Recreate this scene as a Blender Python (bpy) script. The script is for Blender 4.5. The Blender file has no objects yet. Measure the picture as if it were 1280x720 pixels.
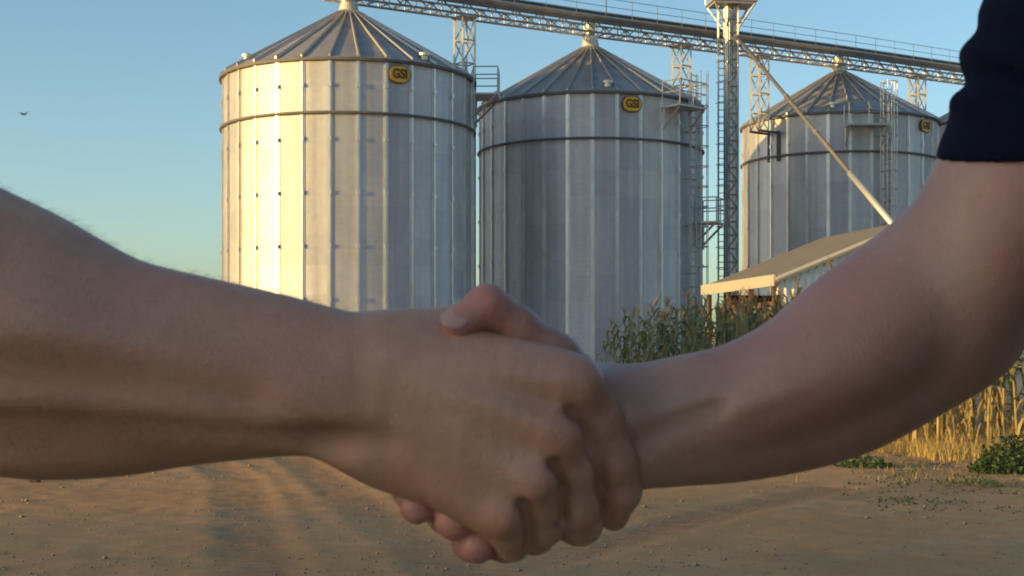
import bpy, bmesh, math, random
import numpy as np
from mathutils import Vector, Matrix

random.seed(7)
rng = np.random.default_rng(7)
R = math.radians
SC = bpy.context.scene
COL = SC.collection

# ------------------------------------------------------------------ camera
F = 1850.0          # focal length in pixels of the 1280-wide photograph
HZ = 450.0          # row of the horizon
EYE = 1.2
cam = bpy.data.cameras.new('camera')
camo = bpy.data.objects.new('camera', cam)
COL.objects.link(camo)
camo.location = (0, 0, EYE)
camo.rotation_euler = (R(90), 0, 0)
cam.sensor_width = 36
cam.lens = 36 * F / 1280
cam.shift_y = (HZ - 360) / 1280
cam.clip_start = 0.05
cam.clip_end = 8000
cam.dof.use_dof = True
cam.dof.focus_distance = 40
cam.dof.aperture_fstop = 45
SC.camera = camo

# ------------------------------------------------------------------ light
SUN_EL, SUN_B = 6.0, 25.0      # elevation; degrees the sun stands on the camera's side of due left
world = bpy.data.worlds.new('World')
SC.world = world
world.use_nodes = True
wn = world.node_tree
for n in list(wn.nodes):
    wn.nodes.remove(n)
bg = wn.nodes.new('ShaderNodeBackground')
wo = wn.nodes.new('ShaderNodeOutputWorld')
sky = wn.nodes.new('ShaderNodeTexSky')
sky.sky_type = 'NISHITA'
sky.sun_disc = False
sky.sun_elevation = R(SUN_EL)
sx, sy = -math.cos(R(SUN_B)), -math.sin(R(SUN_B))
sky.sun_rotation = math.atan2(sx, sy) % (2 * math.pi)
sky.air_density = 0.85
sky.dust_density = 1.3
sky.ozone_density = 2.4
bg.inputs['Strength'].default_value = 0.115
wn.links.new(sky.outputs[0], bg.inputs[0])
wn.links.new(bg.outputs[0], wo.inputs[0])
sun = bpy.data.lights.new('sun', 'SUN')
suno = bpy.data.objects.new('sun', sun)
COL.objects.link(suno)
sun.energy = 2.5
sun.angle = R(0.5)
sun.color = (1.0, 0.63, 0.22)
sdir = Vector((sx * math.cos(R(SUN_EL)), sy * math.cos(R(SUN_EL)), math.sin(R(SUN_EL))))
suno.rotation_euler = sdir.to_track_quat('Z', 'Y').to_euler()
suno.location = (-20, -10, 12)
SC.view_settings.view_transform = 'Standard'
SC.view_settings.look = 'None'
SC.view_settings.exposure = 1.56
SC.view_settings.gamma = 1.0
SC.view_settings.use_white_balance = True
SC.view_settings.white_balance_temperature = 7400
SC.view_settings.white_balance_tint = 5
SC.view_settings.use_curve_mapping = False
SC.cycles.filter_width = 1.9
SC.cycles.max_bounces = 6
SC.cycles.use_denoising = True


def at(px, py, Y):
    """a point of the place seen at pixel (px, py) of the photograph, Y metres ahead"""
    return Vector(((px - 640) / F * Y, Y, EYE + (HZ - py) / F * Y))


# ------------------------------------------------------------------ materials
def mat(name):
    m = bpy.data.materials.new(name)
    m.use_nodes = True
    nt = m.node_tree
    b = [n for n in nt.nodes if n.type == 'BSDF_PRINCIPLED'][0]
    return m, nt, b


def N(nt, typ, **kw):
    n = nt.nodes.new(typ)
    for k, v in kw.items():
        if k in n.inputs:
            n.inputs[k].default_value = v
        else:
            setattr(n, k, v)
    return n


def ramp(nt, fac, stops):
    r = nt.nodes.new('ShaderNodeValToRGB')
    el = r.color_ramp.elements
    while len(el) < len(stops):
        el.new(0.5)
    for e, (p, c) in zip(el, stops):
        e.position = p
        e.color = (*c, 1) if len(c) == 3 else c
    nt.links.new(fac, r.inputs[0])
    return r.outputs[0]


def mix(nt, fac, a, b, mode='MIX'):
    n = nt.nodes.new('ShaderNodeMix')
    n.data_type = 'RGBA'
    n.blend_type = mode
    for sock, v in ((n.inputs[0], fac), (n.inputs[6], a), (n.inputs[7], b)):
        if hasattr(v, 'is_linked'):
            nt.links.new(v, sock)
        else:
            sock.default_value = v if isinstance(v, (int, float)) else (*v, 1)
    return n.outputs[2]


def noise(nt, scale, detail=4, coord=None, rough=0.55):
    n = N(nt, 'ShaderNodeTexNoise', Scale=scale, Detail=detail, Roughness=rough)
    if coord is not None:
        nt.links.new(coord, n.inputs['Vector'])
    return n.outputs[0]


def obco(nt, scale=(1, 1, 1)):
    t = nt.nodes.new('ShaderNodeTexCoord')
    mp = nt.nodes.new('ShaderNodeMapping')
    mp.inputs['Scale'].default_value = scale
    nt.links.new(t.outputs['Object'], mp.inputs[0])
    return mp.outputs[0]


def bump(nt, b, h, strength, dist, prev=None):
    n = N(nt, 'ShaderNodeBump', Strength=strength, Distance=dist)
    nt.links.new(h, n.inputs['Height'])
    if prev is not None:
        nt.links.new(prev, n.inputs['Normal'])
    nt.links.new(n.outputs[0], b.inputs['Normal'])
    return n.outputs[0]


def flat_mat(name, col, rough=0.6, metal=0.0, vary=0.25, scale=3.0):
    m, nt, b = mat(name)
    nz = noise(nt, scale, 5, obco(nt))
    c = mix(nt, nz, tuple(x * (1 - vary) for x in col), tuple(min(1, x * (1 + vary)) for x in col))
    nt.links.new(c, b.inputs['Base Color'])
    b.inputs['Roughness'].default_value = rough
    b.inputs['Metallic'].default_value = metal
    return m


def steel_wall():
    m, nt, b = mat('galvanised_corrugated_steel')
    at_ = nt.nodes.new('ShaderNodeAttribute')
    at_.attribute_name = 'tone'
    co = obco(nt)
    streak = noise(nt, 1.0, 5, obco(nt, (2.2, 2.2, 0.12)))
    spang = noise(nt, 3.5, 6, co)
    c0 = ramp(nt, at_.outputs['Fac'], [(0, (0.63, 0.66, 0.70)), (0.5, (0.74, 0.765, 0.79)), (1, (0.85, 0.86, 0.87))])
    st = ramp(nt, streak, [(0.3, (0.82, 0.82, 0.825)), (0.62, (1, 1, 1))])
    c1 = mix(nt, 1.0, c0, st, 'MULTIPLY')
    sp = ramp(nt, spang, [(0.3, (0.9, 0.9, 0.9)), (0.7, (1, 1, 1))])
    c2 = mix(nt, 1.0, c1, sp, 'MULTIPLY')
    nt.links.new(c2, b.inputs['Base Color'])
    b.inputs['Metallic'].default_value = 0.88
    rr = nt.nodes.new('ShaderNodeMapRange')
    rr.inputs[3].default_value = 0.70
    rr.inputs[4].default_value = 0.80
    nt.links.new(spang, rr.inputs[0])
    nt.links.new(rr.outputs[0], b.inputs['Roughness'])
    # the fine horizontal corrugation spreads reflections up and down, not sideways
    b.inputs['Anisotropic'].default_value = 0.62
    b.inputs['Anisotropic Rotation'].default_value = 0.25
    tg = nt.nodes.new('ShaderNodeTangent')
    tg.direction_type = 'RADIAL'
    tg.axis = 'Z'
    nt.links.new(tg.outputs[0], b.inputs['Tangent'])
    w = N(nt, 'ShaderNodeTexWave', Scale=1.48, Distortion=0.0)
    w.bands_direction = 'Z'
    nt.links.new(co, w.inputs['Vector'])
    n1 = bump(nt, b, w.outputs['Fac'], 1.0, 0.0036)
    bump(nt, b, noise(nt, 0.9, 3, obco(nt, (1, 1, 0.5))), 0.35, 0.05, n1)
    return m


def steel_roof():
    m, nt, b = mat('galvanised_roof_steel')
    co = obco(nt)
    nz = noise(nt, 1.4, 6, co)
    c = ramp(nt, nz, [(0.25, (0.27, 0.27, 0.27)), (0.5, (0.36, 0.36, 0.36)), (0.8, (0.46, 0.455, 0.45))])
    nt.links.new(c, b.inputs['Base Color'])
    b.inputs['Metallic'].default_value = 0.55
    b.inputs['Roughness'].default_value = 0.5
    bump(nt, b, noise(nt, 5, 4, co), 0.2, 0.02)
    return m


def skin_mat(name, base, dark, red):
    m, nt, b = mat(name)
    co = obco(nt)
    n1 = noise(nt, 28, 4, co)
    n2 = noise(nt, 160, 5, co, 0.6)
    n3 = noise(nt, 16, 4, co)
    c = mix(nt, ramp(nt, n1, [(0.35, (0, 0, 0)), (0.7, (1, 1, 1))]), base, dark)
    c = mix(nt, ramp(nt, n3, [(0.40, (0, 0, 0)), (0.68, (0.65, 0.65, 0.65))]), c, red)
    c = mix(nt, ramp(nt, n2, [(0.4, (0, 0, 0)), (0.8, (0.35, 0.35, 0.35))]), c, dark)
    spots = N(nt, 'ShaderNodeTexVoronoi', Scale=38.0)
    nt.links.new(co, spots.inputs['Vector'])
    sp = ramp(nt, spots.outputs['Distance'], [(0.03, (0.4, 0.4, 0.4)), (0.06, (0, 0, 0))])
    c = mix(nt, sp, c, tuple(x * 0.6 for x in dark))
    a = nt.nodes.new('ShaderNodeAttribute')
    a.attribute_name = 'flush'
    c = mix(nt, a.outputs['Fac'], c, (red[0] * 1.12, red[1] * 0.95, red[2] * 0.95))
    nt.links.new(c, b.inputs['Base Color'])
    b.inputs['Roughness'].default_value = 0.44
    b.inputs['Subsurface Weight'].default_value = 0.18
    b.inputs['Subsurface Radius'].default_value = (0.008, 0.003, 0.0015)
    b.inputs['Subsurface Scale'].default_value = 0.6
    cr = N(nt, 'ShaderNodeTexVoronoi', Scale=420.0)
    cr.feature = 'DISTANCE_TO_EDGE'
    nt.links.new(co, cr.inputs['Vector'])
    p = bump(nt, b, cr.outputs['Distance'], 0.4, 0.0008)
    p = bump(nt, b, noise(nt, 240, 5, co), 0.45, 0.0010, p)
    bump(nt, b, noise(nt, 45, 3, co), 0.3, 0.002, p)
    return m


def dirt_mat():
    m, nt, b = mat('packed_dirt')
    co = obco(nt)
    big = noise(nt, 0.35, 5, co)
    mid = noise(nt, 2.2, 6, co, 0.65)
    fine = noise(nt, 26, 6, co, 0.7)
    c = ramp(nt, big, [(0.3, (0.40, 0.23, 0.108)), (0.5, (0.465, 0.28, 0.14)), (0.72, (0.51, 0.33, 0.18))])
    c = mix(nt, ramp(nt, mid, [(0.35, (0.45, 0.45, 0.45)), (0.65, (0, 0, 0))]), c, (0.35, 0.185, 0.08))
    c = mix(nt, ramp(nt, fine, [(0.55, (0, 0, 0)), (0.75, (0.5, 0.5, 0.5))]), c, (0.19, 0.115, 0.06))
    v = N(nt, 'ShaderNodeTexVoronoi', Scale=9.0)
    nt.links.new(co, v.inputs['Vector'])
    c = mix(nt, ramp(nt, v.outputs['Distance'], [(0.05, (0.7, 0.7, 0.7)), (0.16, (0, 0, 0))]), c, (0.13, 0.085, 0.05))
    tr = nt.nodes.new('ShaderNodeAttribute')
    tr.attribute_name = 'track'
    c = mix(nt, tr.outputs['Fac'], c, (0.22, 0.14, 0.09))
    nt.links.new(c, b.inputs['Base Color'])
    b.inputs['Roughness'].default_value = 0.95
    b.inputs['Specular IOR Level'].default_value = 0.15
    p = bump(nt, b, fine, 0.5, 0.012)
    bump(nt, b, mid, 0.4, 0.03, p)
    return m


def leaf_mat(name, c1, c2, trans=0.35):
    m, nt, b = mat(name)
    oi = nt.nodes.new('ShaderNodeObjectInfo')
    nz = noise(nt, 7, 4, obco(nt))
    ad = N(nt, 'ShaderNodeMath', operation='ADD')
    nt.links.new(nz, ad.inputs[0])
    mu = N(nt, 'ShaderNodeMath', operation='MULTIPLY_ADD')
    nt.links.new(oi.outputs['Random'], mu.inputs[0])
    mu.inputs[1].default_value = 0.5
    mu.inputs[2].default_value = -0.25
    nt.links.new(mu.outputs[0], ad.inputs[1])
    c = ramp(nt, ad.outputs[0], [(0.25, c1), (0.75, c2)])
    nt.links.new(c, b.inputs['Base Color'])
    b.inputs['Roughness'].default_value = 0.6
    tl = nt.nodes.new('ShaderNodeBsdfTranslucent')
    nt.links.new(c, tl.inputs[0])
    ms = nt.nodes.new('ShaderNodeMixShader')
    ms.inputs[0].default_value = trans
    out = [n for n in nt.nodes if n.type == 'OUTPUT_MATERIAL'][0]
    nt.links.new(b.outputs[0], ms.inputs[1])
    nt.links.new(tl.outputs[0], ms.inputs[2])
    nt.links.new(ms.outputs[0], out.inputs[0])
    return m


def cloth_mat(name, col):
    m, nt, b = mat(name)
    co = obco(nt)
    nz = noise(nt, 14, 4, co)
    c = mix(nt, nz, tuple(x * 0.75 for x in col), tuple(x * 1.25 for x in col))
    nt.links.new(c, b.inputs['Base Color'])
    b.inputs['Roughness'].default_value = 0.9
    b.inputs['Specular IOR Level'].default_value = 0.2
    b.inputs['Sheen Weight'].default_value = 0.0
    p = bump(nt, b, noise(nt, 900, 2, co), 0.3, 0.0008)
    bump(nt, b, noise(nt, 22, 3, co), 0.35, 0.006, p)
    return m


M = {}
M['wall'] = steel_wall()
M['roof'] = steel_roof()
M['rib'] = flat_mat('roof_rib_steel', (0.42, 0.41, 0.39), 0.45, 0.5, 0.15, 2)
M['stiff'] = flat_mat('stiffener_steel', (0.60, 0.60, 0.60), 0.40, 0.75, 0.3, 1.5)
M['seam'] = flat_mat('seam_shadow_gap_steel', (0.20, 0.20, 0.20), 0.6, 0.4, 0.2)
M['dark_steel'] = flat_mat('weathered_dark_steel', (0.12, 0.12, 0.125), 0.7, 0.1, 0.3)
M['grey_steel'] = flat_mat('grey_structural_steel', (0.42, 0.43, 0.44), 0.5, 0.6, 0.25)
M['pale_steel'] = flat_mat('pale_galvanised_sheet', (0.60, 0.57, 0.50), 0.42, 0.5, 0.15)
M['yellow'] = flat_mat('yellow_sign_enamel', (0.72, 0.40, 0.05), 0.5, 0, 0.15, 6)
M['black'] = flat_mat('dark_sign_enamel', (0.09, 0.05, 0.015), 0.5, 0, 0.2)
M['concrete'] = flat_mat('concrete_base', (0.38, 0.36, 0.33), 0.9, 0, 0.25)
M['brown_wall'] = flat_mat('rusty_brown_shed_wall', (0.095, 0.058, 0.04), 0.8, 0.0, 0.4, 2)
M['white_sheet'] = flat_mat('pale_corrugated_sheet', (0.66, 0.68, 0.68), 0.45, 0.25, 0.12, 1.2)
M['shed_roof'] = flat_mat('dull_shed_roof_sheet', (0.15, 0.147, 0.145), 0.75, 0.0, 0.2, 1.2)
M['skin_left'] = skin_mat('light_skin', (0.57, 0.325, 0.23), (0.43, 0.23, 0.155), (0.56, 0.25, 0.195))
M['skin_right'] = skin_mat('ruddy_skin', (0.49, 0.285, 0.225), (0.39, 0.215, 0.165), (0.52, 0.215, 0.18))
M['nail'] = flat_mat('nail', (0.52, 0.29, 0.25), 0.35, 0, 0.08, 90)
M['navy'] = cloth_mat('navy_cotton', (0.0010, 0.0032, 0.017))
M['grey_cloth'] = cloth_mat('grey_cotton', (0.12, 0.12, 0.13))
M['denim'] = cloth_mat('denim', (0.05, 0.07, 0.12))
M['leather'] = flat_mat('brown_leather', (0.07, 0.04, 0.025), 0.5)
M['hair'] = flat_mat('dark_hair', (0.025, 0.016, 0.01), 0.55)
M['arm_hair'] = flat_mat('fine_brown_hair', (0.16, 0.10, 0.06), 0.5)
M['dirt'] = dirt_mat()
M['stone'] = flat_mat('stone', (0.22, 0.17, 0.13), 0.9, 0, 0.5, 9)
M['corn_green'] = leaf_mat('green_corn_leaf', (0.085, 0.115, 0.045), (0.27, 0.265, 0.135))
M['corn_dry'] = leaf_mat('dry_corn_leaf', (0.24, 0.175, 0.075), (0.42, 0.33, 0.16))
M['stalk'] = leaf_mat('corn_stalk', (0.16, 0.15, 0.06), (0.36, 0.29, 0.13), 0.1)
M['tassel'] = leaf_mat('corn_tassel', (0.26, 0.16, 0.08), (0.38, 0.27, 0.14))
M['dry_grass'] = leaf_mat('dry_grass', (0.34, 0.25, 0.085), (0.50, 0.39, 0.15))
M['weed'] = leaf_mat('green_weed', (0.035, 0.07, 0.018), (0.10, 0.15, 0.045))
M['bark'] = flat_mat('bark', (0.12, 0.085, 0.06), 0.9, 0, 0.4)
M['tree_leaf'] = leaf_mat('tree_leaf', (0.03, 0.055, 0.015), (0.07, 0.10, 0.03))
M['bird'] = flat_mat('dark_feathers', (0.03, 0.03, 0.035), 0.8)


# ------------------------------------------------------------------ mesh helpers
class MB:
    def __init__(self):
        self.v, self.f = [], []

    def add(self, vs, fs):
        o = len(self.v)
        self.v.extend([tuple(p) for p in vs])
        self.f.extend([tuple(i + o for i in q) for q in fs])

    def box(self, c, s, rot=None):
        hx, hy, hz = s[0] / 2, s[1] / 2, s[2] / 2
        vs = [Vector((x, y, z)) for x in (-hx, hx) for y in (-hy, hy) for z in (-hz, hz)]
        if rot is not None:
            vs = [rot @ p for p in vs]
        vs = [p + Vector(c) for p in vs]
        self.add(vs, [(0, 1, 3, 2), (4, 6, 7, 5), (0, 4, 5, 1), (2, 3, 7, 6), (0, 2, 6, 4), (1, 5, 7, 3)])

    def tube(self, pts, r, n=6, cap=True):
        pts = [Vector(p) for p in pts]
        rs = r if isinstance(r, (list, tuple)) else [r] * len(pts)
        vs = []
        up = None
        for i, p in enumerate(pts):
            d = (pts[min(i + 1, len(pts) - 1)] - pts[max(i - 1, 0)]).normalized()
            if up is None:
                up = d.orthogonal().normalized()
            up = (up - d * up.dot(d)).normalized()
            s = d.cross(up)
            for k in range(n):
                a = 2 * math.pi * (k + 0.5) / n
                vs.append(p + (up * math.cos(a) + s * math.sin(a)) * rs[i])
        fs = []
        for i in range(len(pts) - 1):
            for k in range(n):
                a, b = i * n + k, i * n + (k + 1) % n
                fs.append((a, b, b + n, a + n))
        if cap:
            fs.append(tuple(range(n - 1, -1, -1)))
            fs.append(tuple(range((len(pts) - 1) * n, len(pts) * n)))
        self.add(vs, fs)

    def bar(self, p, q, w):
        self.tube([p, q], w * 0.707, 4)

    def ring(self, Rr, z, r, n=90, m=6):
        vs, fs = [], []
        for i in range(n):
            a = 2 * math.pi * i / n
            for k in range(m):
                b = 2 * math.pi * k / m
                rr = Rr + r * math.cos(b)
                vs.append((rr * math.sin(a), -rr * math.cos(a), z + r * math.sin(b)))
        for i in range(n):
            for k in range(m):
                i2, k2 = (i + 1) % n, (k + 1) % m
                fs.append((i * m + k, i2 * m + k, i2 * m + k2, i * m + k2))
        self.add(vs, fs)

    def lathe(self, prof, n=48, cap=True):
        vs, fs = [], []
        for (r, z) in prof:
            for i in range(n):
                a = 2 * math.pi * i / n
                vs.append((r * math.sin(a), -r * math.cos(a), z))
        for j in range(len(prof) - 1):
            for i in range(n):
                i2 = (i + 1) % n
                fs.append((j * n + i, j * n + i2, (j + 1) * n + i2, (j + 1) * n + i))
        if cap:
            fs.append(tuple(range(n - 1, -1, -1)))
            fs.append(tuple(range((len(prof) - 1) * n, len(prof) * n)))
        self.add(vs, fs)

    def mesh(self, name, m, smooth=False):
        me = bpy.data.meshes.new(name)
        me.from_pydata(self.v, [], self.f)
        me.validate()
        me.materials.append(m)
        if smooth:
            me.polygons.foreach_set('use_smooth', [True] * len(me.polygons))
        me.update()
        return me

    def build(self, name, m, parent=None, smooth=False, loc=None):
        return link(name, self.mesh(name, m, smooth), parent, loc)


def link(name, me, parent=None, loc=None):
    o = bpy.data.objects.new(name, me)
    COL.objects.link(o)
    if parent is not None:
        o.parent = parent
    if loc is not None:
        o.location = loc
    return o


def tag(o, label=None, cat=None, group=None, kind=None):
    if label:
        o['label'] = label
    if cat:
        o['category'] = cat
    if group:
        o['group'] = group
    if kind:
        o['kind'] = kind
    return o


def empty(name, loc, rz=0.0):
    o = bpy.data.objects.new(name, None)
    COL.objects.link(o)
    o.location = loc
    o.rotation_euler = (0, 0, rz)
    o.empty_display_size = 0.2
    return o


def copy_tree(o, parent=None):
    c = o.copy()
    COL.objects.link(c)
    if parent is not None:
        c.parent = parent
    for ch in list(o.children):
        copy_tree(ch, c)
    return c


def vnoise(x, y, seed=0):
    """smooth value noise, vectorised"""
    xi, yi = np.floor(x).astype(np.int64), np.floor(y).astype(np.int64)
    xf, yf = x - xi, y - yi
    u, v = xf * xf * (3 - 2 * xf), yf * yf * (3 - 2 * yf)

    def h(a, b):
        n = (a * 374761393 + b * 668265263 + seed * 974711) & 0x7fffffff
        n = ((n ^ (n >> 13)) * 1274126177) & 0x7fffffff
        return ((n ^ (n >> 16)) & 0xffff) / 65535.0
    return (h(xi, yi) * (1 - u) + h(xi + 1, yi) * u) * (1 - v) + (h(xi, yi + 1) * (1 - u) + h(xi + 1, yi + 1) * u) * v


# ------------------------------------------------------------------ ground
def track_lines():
    # wheel tracks: centre line points, half width
    a, b = at(372, 575, 17.8), at(545, 690, 9.2)
    c, d = at(300, 600, 14.8), at(330, 720, 8.2)
    e, f = at(905, 640, 11.7), at(600, 720, 8.2)
    return [((a.x - 1.2, a.y + 4.5), (a.x, a.y), (b.x, b.y), (b.x + .9, b.y - 4)),
            ((c.x - 1.3, c.y + 4.0), (c.x, c.y), (d.x, d.y), (d.x + .2, d.y - 3)),
            ((e.x + 1.4, e.y + 2.2), (e.x, e.y), (f.x, f.y), (f.x - 1.2, f.y - 3))]


def ground_height(x, y):
    z = 0.020 * (vnoise(x * .3, y * .3, 1) - .5) + 0.014 * (vnoise(x * 1.3, y * 1.7, 2) - .5) \
        + 0.009 * (vnoise(x * 4, y * 4, 3) - .5) + 0.007 * (vnoise(x * 9, y * 9, 4) - .5)
    fade = np.clip((y - 3.0) / 2.0, 0, 1) * np.clip((60 - y) / 10, 0, 1) * np.clip((25 - np.abs(x)) / 6, 0, 1)
    tr = np.zeros_like(x)
    along = np.zeros_like(x)
    for ln in track_lines():
        d = np.full_like(x, 9.0)
        al = np.zeros_like(x)
        s0 = 0
        for (p, q) in zip(ln[:-1], ln[1:]):
            ex, ey = q[0] - p[0], q[1] - p[1]
            L = math.hypot(ex, ey)
            t = np.clip(((x - p[0]) * ex + (y - p[1]) * ey) / L ** 2, 0, 1)
            dd = np.hypot(x - p[0] - t * ex, y - p[1] - t * ey)
            w = dd < d
            al = np.where(w, s0 + t * L, al)
            d = np.minimum(d, dd)
            s0 += L
        k = np.clip(1 - (d / 0.26) ** 2, 0, 1)
        k = k * (0.35 + 0.65 * vnoise(x * 1.1, y * 1.1, 9))
        tread = 0.5 + 0.5 * np.sign(np.sin(al * 2 * math.pi / 0.16 + d * 9))
        z = z - 0.008 * k - 0.010 * k * tread + 0.004 * np.exp(-((d - 0.33) / 0.08) ** 2)
        tr = np.maximum(tr, k * (0.45 + 0.4 * tread))
    z = z * fade
    return z, tr * fade


def ground_z(x, y):
    z, _ = ground_height(np.array([float(x)]), np.array([float(y)]))
    return float(z[0])


def axis(lo, hi, a, b, step, grow=1.35):
    mid = list(np.arange(a, b + 1e-6, step))
    out, s = [], step
    p = a
    while p > lo:
        s *= grow
        p -= s
        out.append(p)
    left = out[::-1]
    out, s, p = [], step, b
    while p < hi:
        s *= grow
        p += s
        out.append(p)
    return np.array(left + mid + out)


gx = axis(-3000, 3000, -6.5, 7.5, 0.045)
gy = axis(-3000, 6000, 6.0, 24.0, 0.05)
GX, GY = np.meshgrid(gx, gy)
gz, gt = ground_height(GX, GY)
gv = np.stack([GX, GY, gz], -1).reshape(-1, 3)
ny, nx = GX.shape
ii = np.arange(ny * nx).reshape(ny, nx)
gf = np.stack([ii[:-1, :-1], ii[:-1, 1:], ii[1:, 1:], ii[1:, :-1]], -1).reshape(-1, 4)


def np_mesh(name, v, f, m, smooth=True):
    me = bpy.data.meshes.new(name)
    me.vertices.add(len(v))
    me.vertices.foreach_set('co', np.ascontiguousarray(v, dtype=np.float32).ravel())
    me.loops.add(f.size)
    me.loops.foreach_set('vertex_index', np.ascontiguousarray(f, dtype=np.int32).ravel())
    me.polygons.add(len(f))
    me.polygons.foreach_set('loop_start', np.arange(0, f.size, f.shape[1], dtype=np.int32))
    me.update(calc_edges=True)
    me.polygons.foreach_set('use_smooth', [smooth] * len(f))
    me.materials.append(m)
    return me


gme = np_mesh('ground', gv, gf, M['dirt'])
ga = gme.attributes.new('track', 'FLOAT', 'POINT')
ga.data.foreach_set('value', gt.ravel().astype(np.float32))
tag(link('ground', gme), 'bare tan dirt yard with tyre tracks and scattered clods', 'ground', kind='structure')

# ------------------------------------------------------------------ grain silos
SR = 4.9
NP = 30


def text_mesh(body, size, m, depth=0.02):
    cu = bpy.data.curves.new('lettering', 'FONT')
    cu.body = body
    cu.size = size
    cu.extrude = depth
    cu.align_x = 'CENTER'
    cu.align_y = 'CENTER'
    cu.offset = 0.012
    o = bpy.data.objects.new('lettering', cu)
    COL.objects.link(o)
    dg = bpy.context.evaluated_depsgraph_get()
    me = bpy.data.meshes.new_from_object(o.evaluated_get(dg))
    bpy.data.objects.remove(o)
    me.materials.clear()
    me.materials.append(m)
    return me


LETTERS = text_mesh('GSI', 0.46, M['black'])


def wall_mesh(H, seed):
    r_ = random.Random(seed)
    sub = 6
    rows = int(round(H / 1.12))
    zs = [H * i / rows for i in range(rows + 1)]
    vs, fs, tone = [], [], []
    prof = []
    for p in range(NP):
        fl = r_.uniform(-0.002, 0.006)
        tw = r_.uniform(-0.006, 0.006)
        for s in range(sub):
            t = s / sub
            prof.append((2 * math.pi * (p + t) / NP, SR * (1 - fl * math.sin(math.pi * t)) + tw * math.sin(2 * math.pi * t)))
    n = len(prof)
    for z in zs:
        for (a, r) in prof:
            vs.append((r * math.sin(a), -r * math.cos(a), z))
    ptone = [r_.uniform(0.12, 0.88) for _ in range(NP)]
    for j in range(rows):
        st = [min(1, max(0, ptone[p] + r_.uniform(-0.2, 0.2))) for p in range(NP)]
        for i in range(n):
            i2 = (i + 1) % n
            fs.append((j * n + i, j * n + i2, (j + 1) * n + i2, (j + 1) * n + i))
            tone.append(st[i // sub])
    me = np_mesh('wall', np.array(vs), np.array(fs), M['wall'])
    a = me.attributes.new('tone', 'FLOAT', 'FACE')
    a.data.foreach_set('value', tone)
    return me


def stiffener_mesh(H):
    b = MB()
    b.box((0, -SR - 0.03, H / 2), (0.065, 0.07, H - 0.04))
    b.box((-0.062, -SR - 0.012, H / 2), (0.05, 0.024, H - 0.04))
    b.box((0.062, -SR - 0.012, H / 2), (0.05, 0.024, H - 0.04))
    z = 1.1
    while z < H - 0.5:
        b.box((0, -SR - 0.055, z), (0.13, 0.095, 0.14))
        z += 1.95
    return b.mesh('stiffener', M['stiff'])


def roof_mesh():
    b = MB()
    tan = math.tan(R(30.5))
    r0, r1 = SR + 0.12, 0.5
    vs, fs = [], []
    sub = 4
    n = NP * sub
    for (r, z) in ((r0, 0.0), (r0 * .66, (r0 - r0 * .66) * tan), (r1, (r0 - r1) * tan)):
        for i in range(n):
            a = 2 * math.pi * i / n
            vs.append((r * math.sin(a), -r * math.cos(a), z))
    for j in range(2):
        for i in range(n):
            i2 = (i + 1) % n
            fs.append((j * n + i, j * n + i2, (j + 1) * n + i2, (j + 1) * n + i))
    b.add(vs, fs)
    return b.mesh('roof', M['roof'])


def rib_mesh():
    b = MB()
    tan = math.tan(R(30.5))
    r0, r1 = SR + 0.13, 0.5
    p, q = Vector((0, -r0, 0.03)), Vector((0, -r1, (r0 - r1) * tan + 0.02))
    w0, h0 = 0.05, 0.095
    vs = []
    for c, w in ((p, w0), (q, w0 * .6)):
        vs += [c + Vector((-w, 0, 0)), c + Vector((w, 0, 0)), c + Vector((w * .45, 0, h0)), c + Vector((-w * .45, 0, h0))]
    b.add(vs, [(0, 1, 2, 3), (7, 6, 5, 4), (0, 4, 5, 1), (1, 5, 6, 2), (2, 6, 7, 3), (3, 7, 4, 0)])
    return b.mesh('roof_rib', M['rib'])


ROOF, RIB = roof_mesh(), rib_mesh()


def ladder(parent, a, z0, z1, cage=True):
    """caged ladder on the wall at angle a (local, to the right of the camera-facing side)"""
    o = empty('ladder', (0, 0, 0), a)
    o.parent = parent
    y = -SR - 0.28
    b = MB()
    for x in (-0.22, 0.22):
        b.bar((x, y, z0), (x, y, z1), 0.05)
    z = z0 + 0.5
    while z < z1:
        for x in (-0.22, 0.22):
            b.bar((x, y, z), (x, -SR + 0.02, z), 0.04)
        z += 2.0
    z = z0 + 0.3
    while z < z1:
        b.bar((-0.22, y, z), (0.22, y, z), 0.03)
        z += 0.3
    b.build('ladder_frame', M['grey_steel'], o)
    if cage:
        b = MB()
        z = z0 + 2.2
        hoops = []
        while z < z1:
            pts = []
            for k in range(9):
                t = math.pi * k / 8
                pts.append((-0.36 * math.cos(t), y - 0.68 * math.sin(t), z))
            b.tube(pts, 0.022, 4)
            z += 0.85
        for k in (0, 2, 4, 6, 8):
            t = math.pi * k / 8
            b.bar((-0.36 * math.cos(t), y - 0.68 * math.sin(t), z0 + 2.2), (-0.36 * math.cos(t), y - 0.68 * math.sin(t), z1), 0.03)
        b.build('safety_cage', M['grey_steel'], o)
    return o


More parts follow.
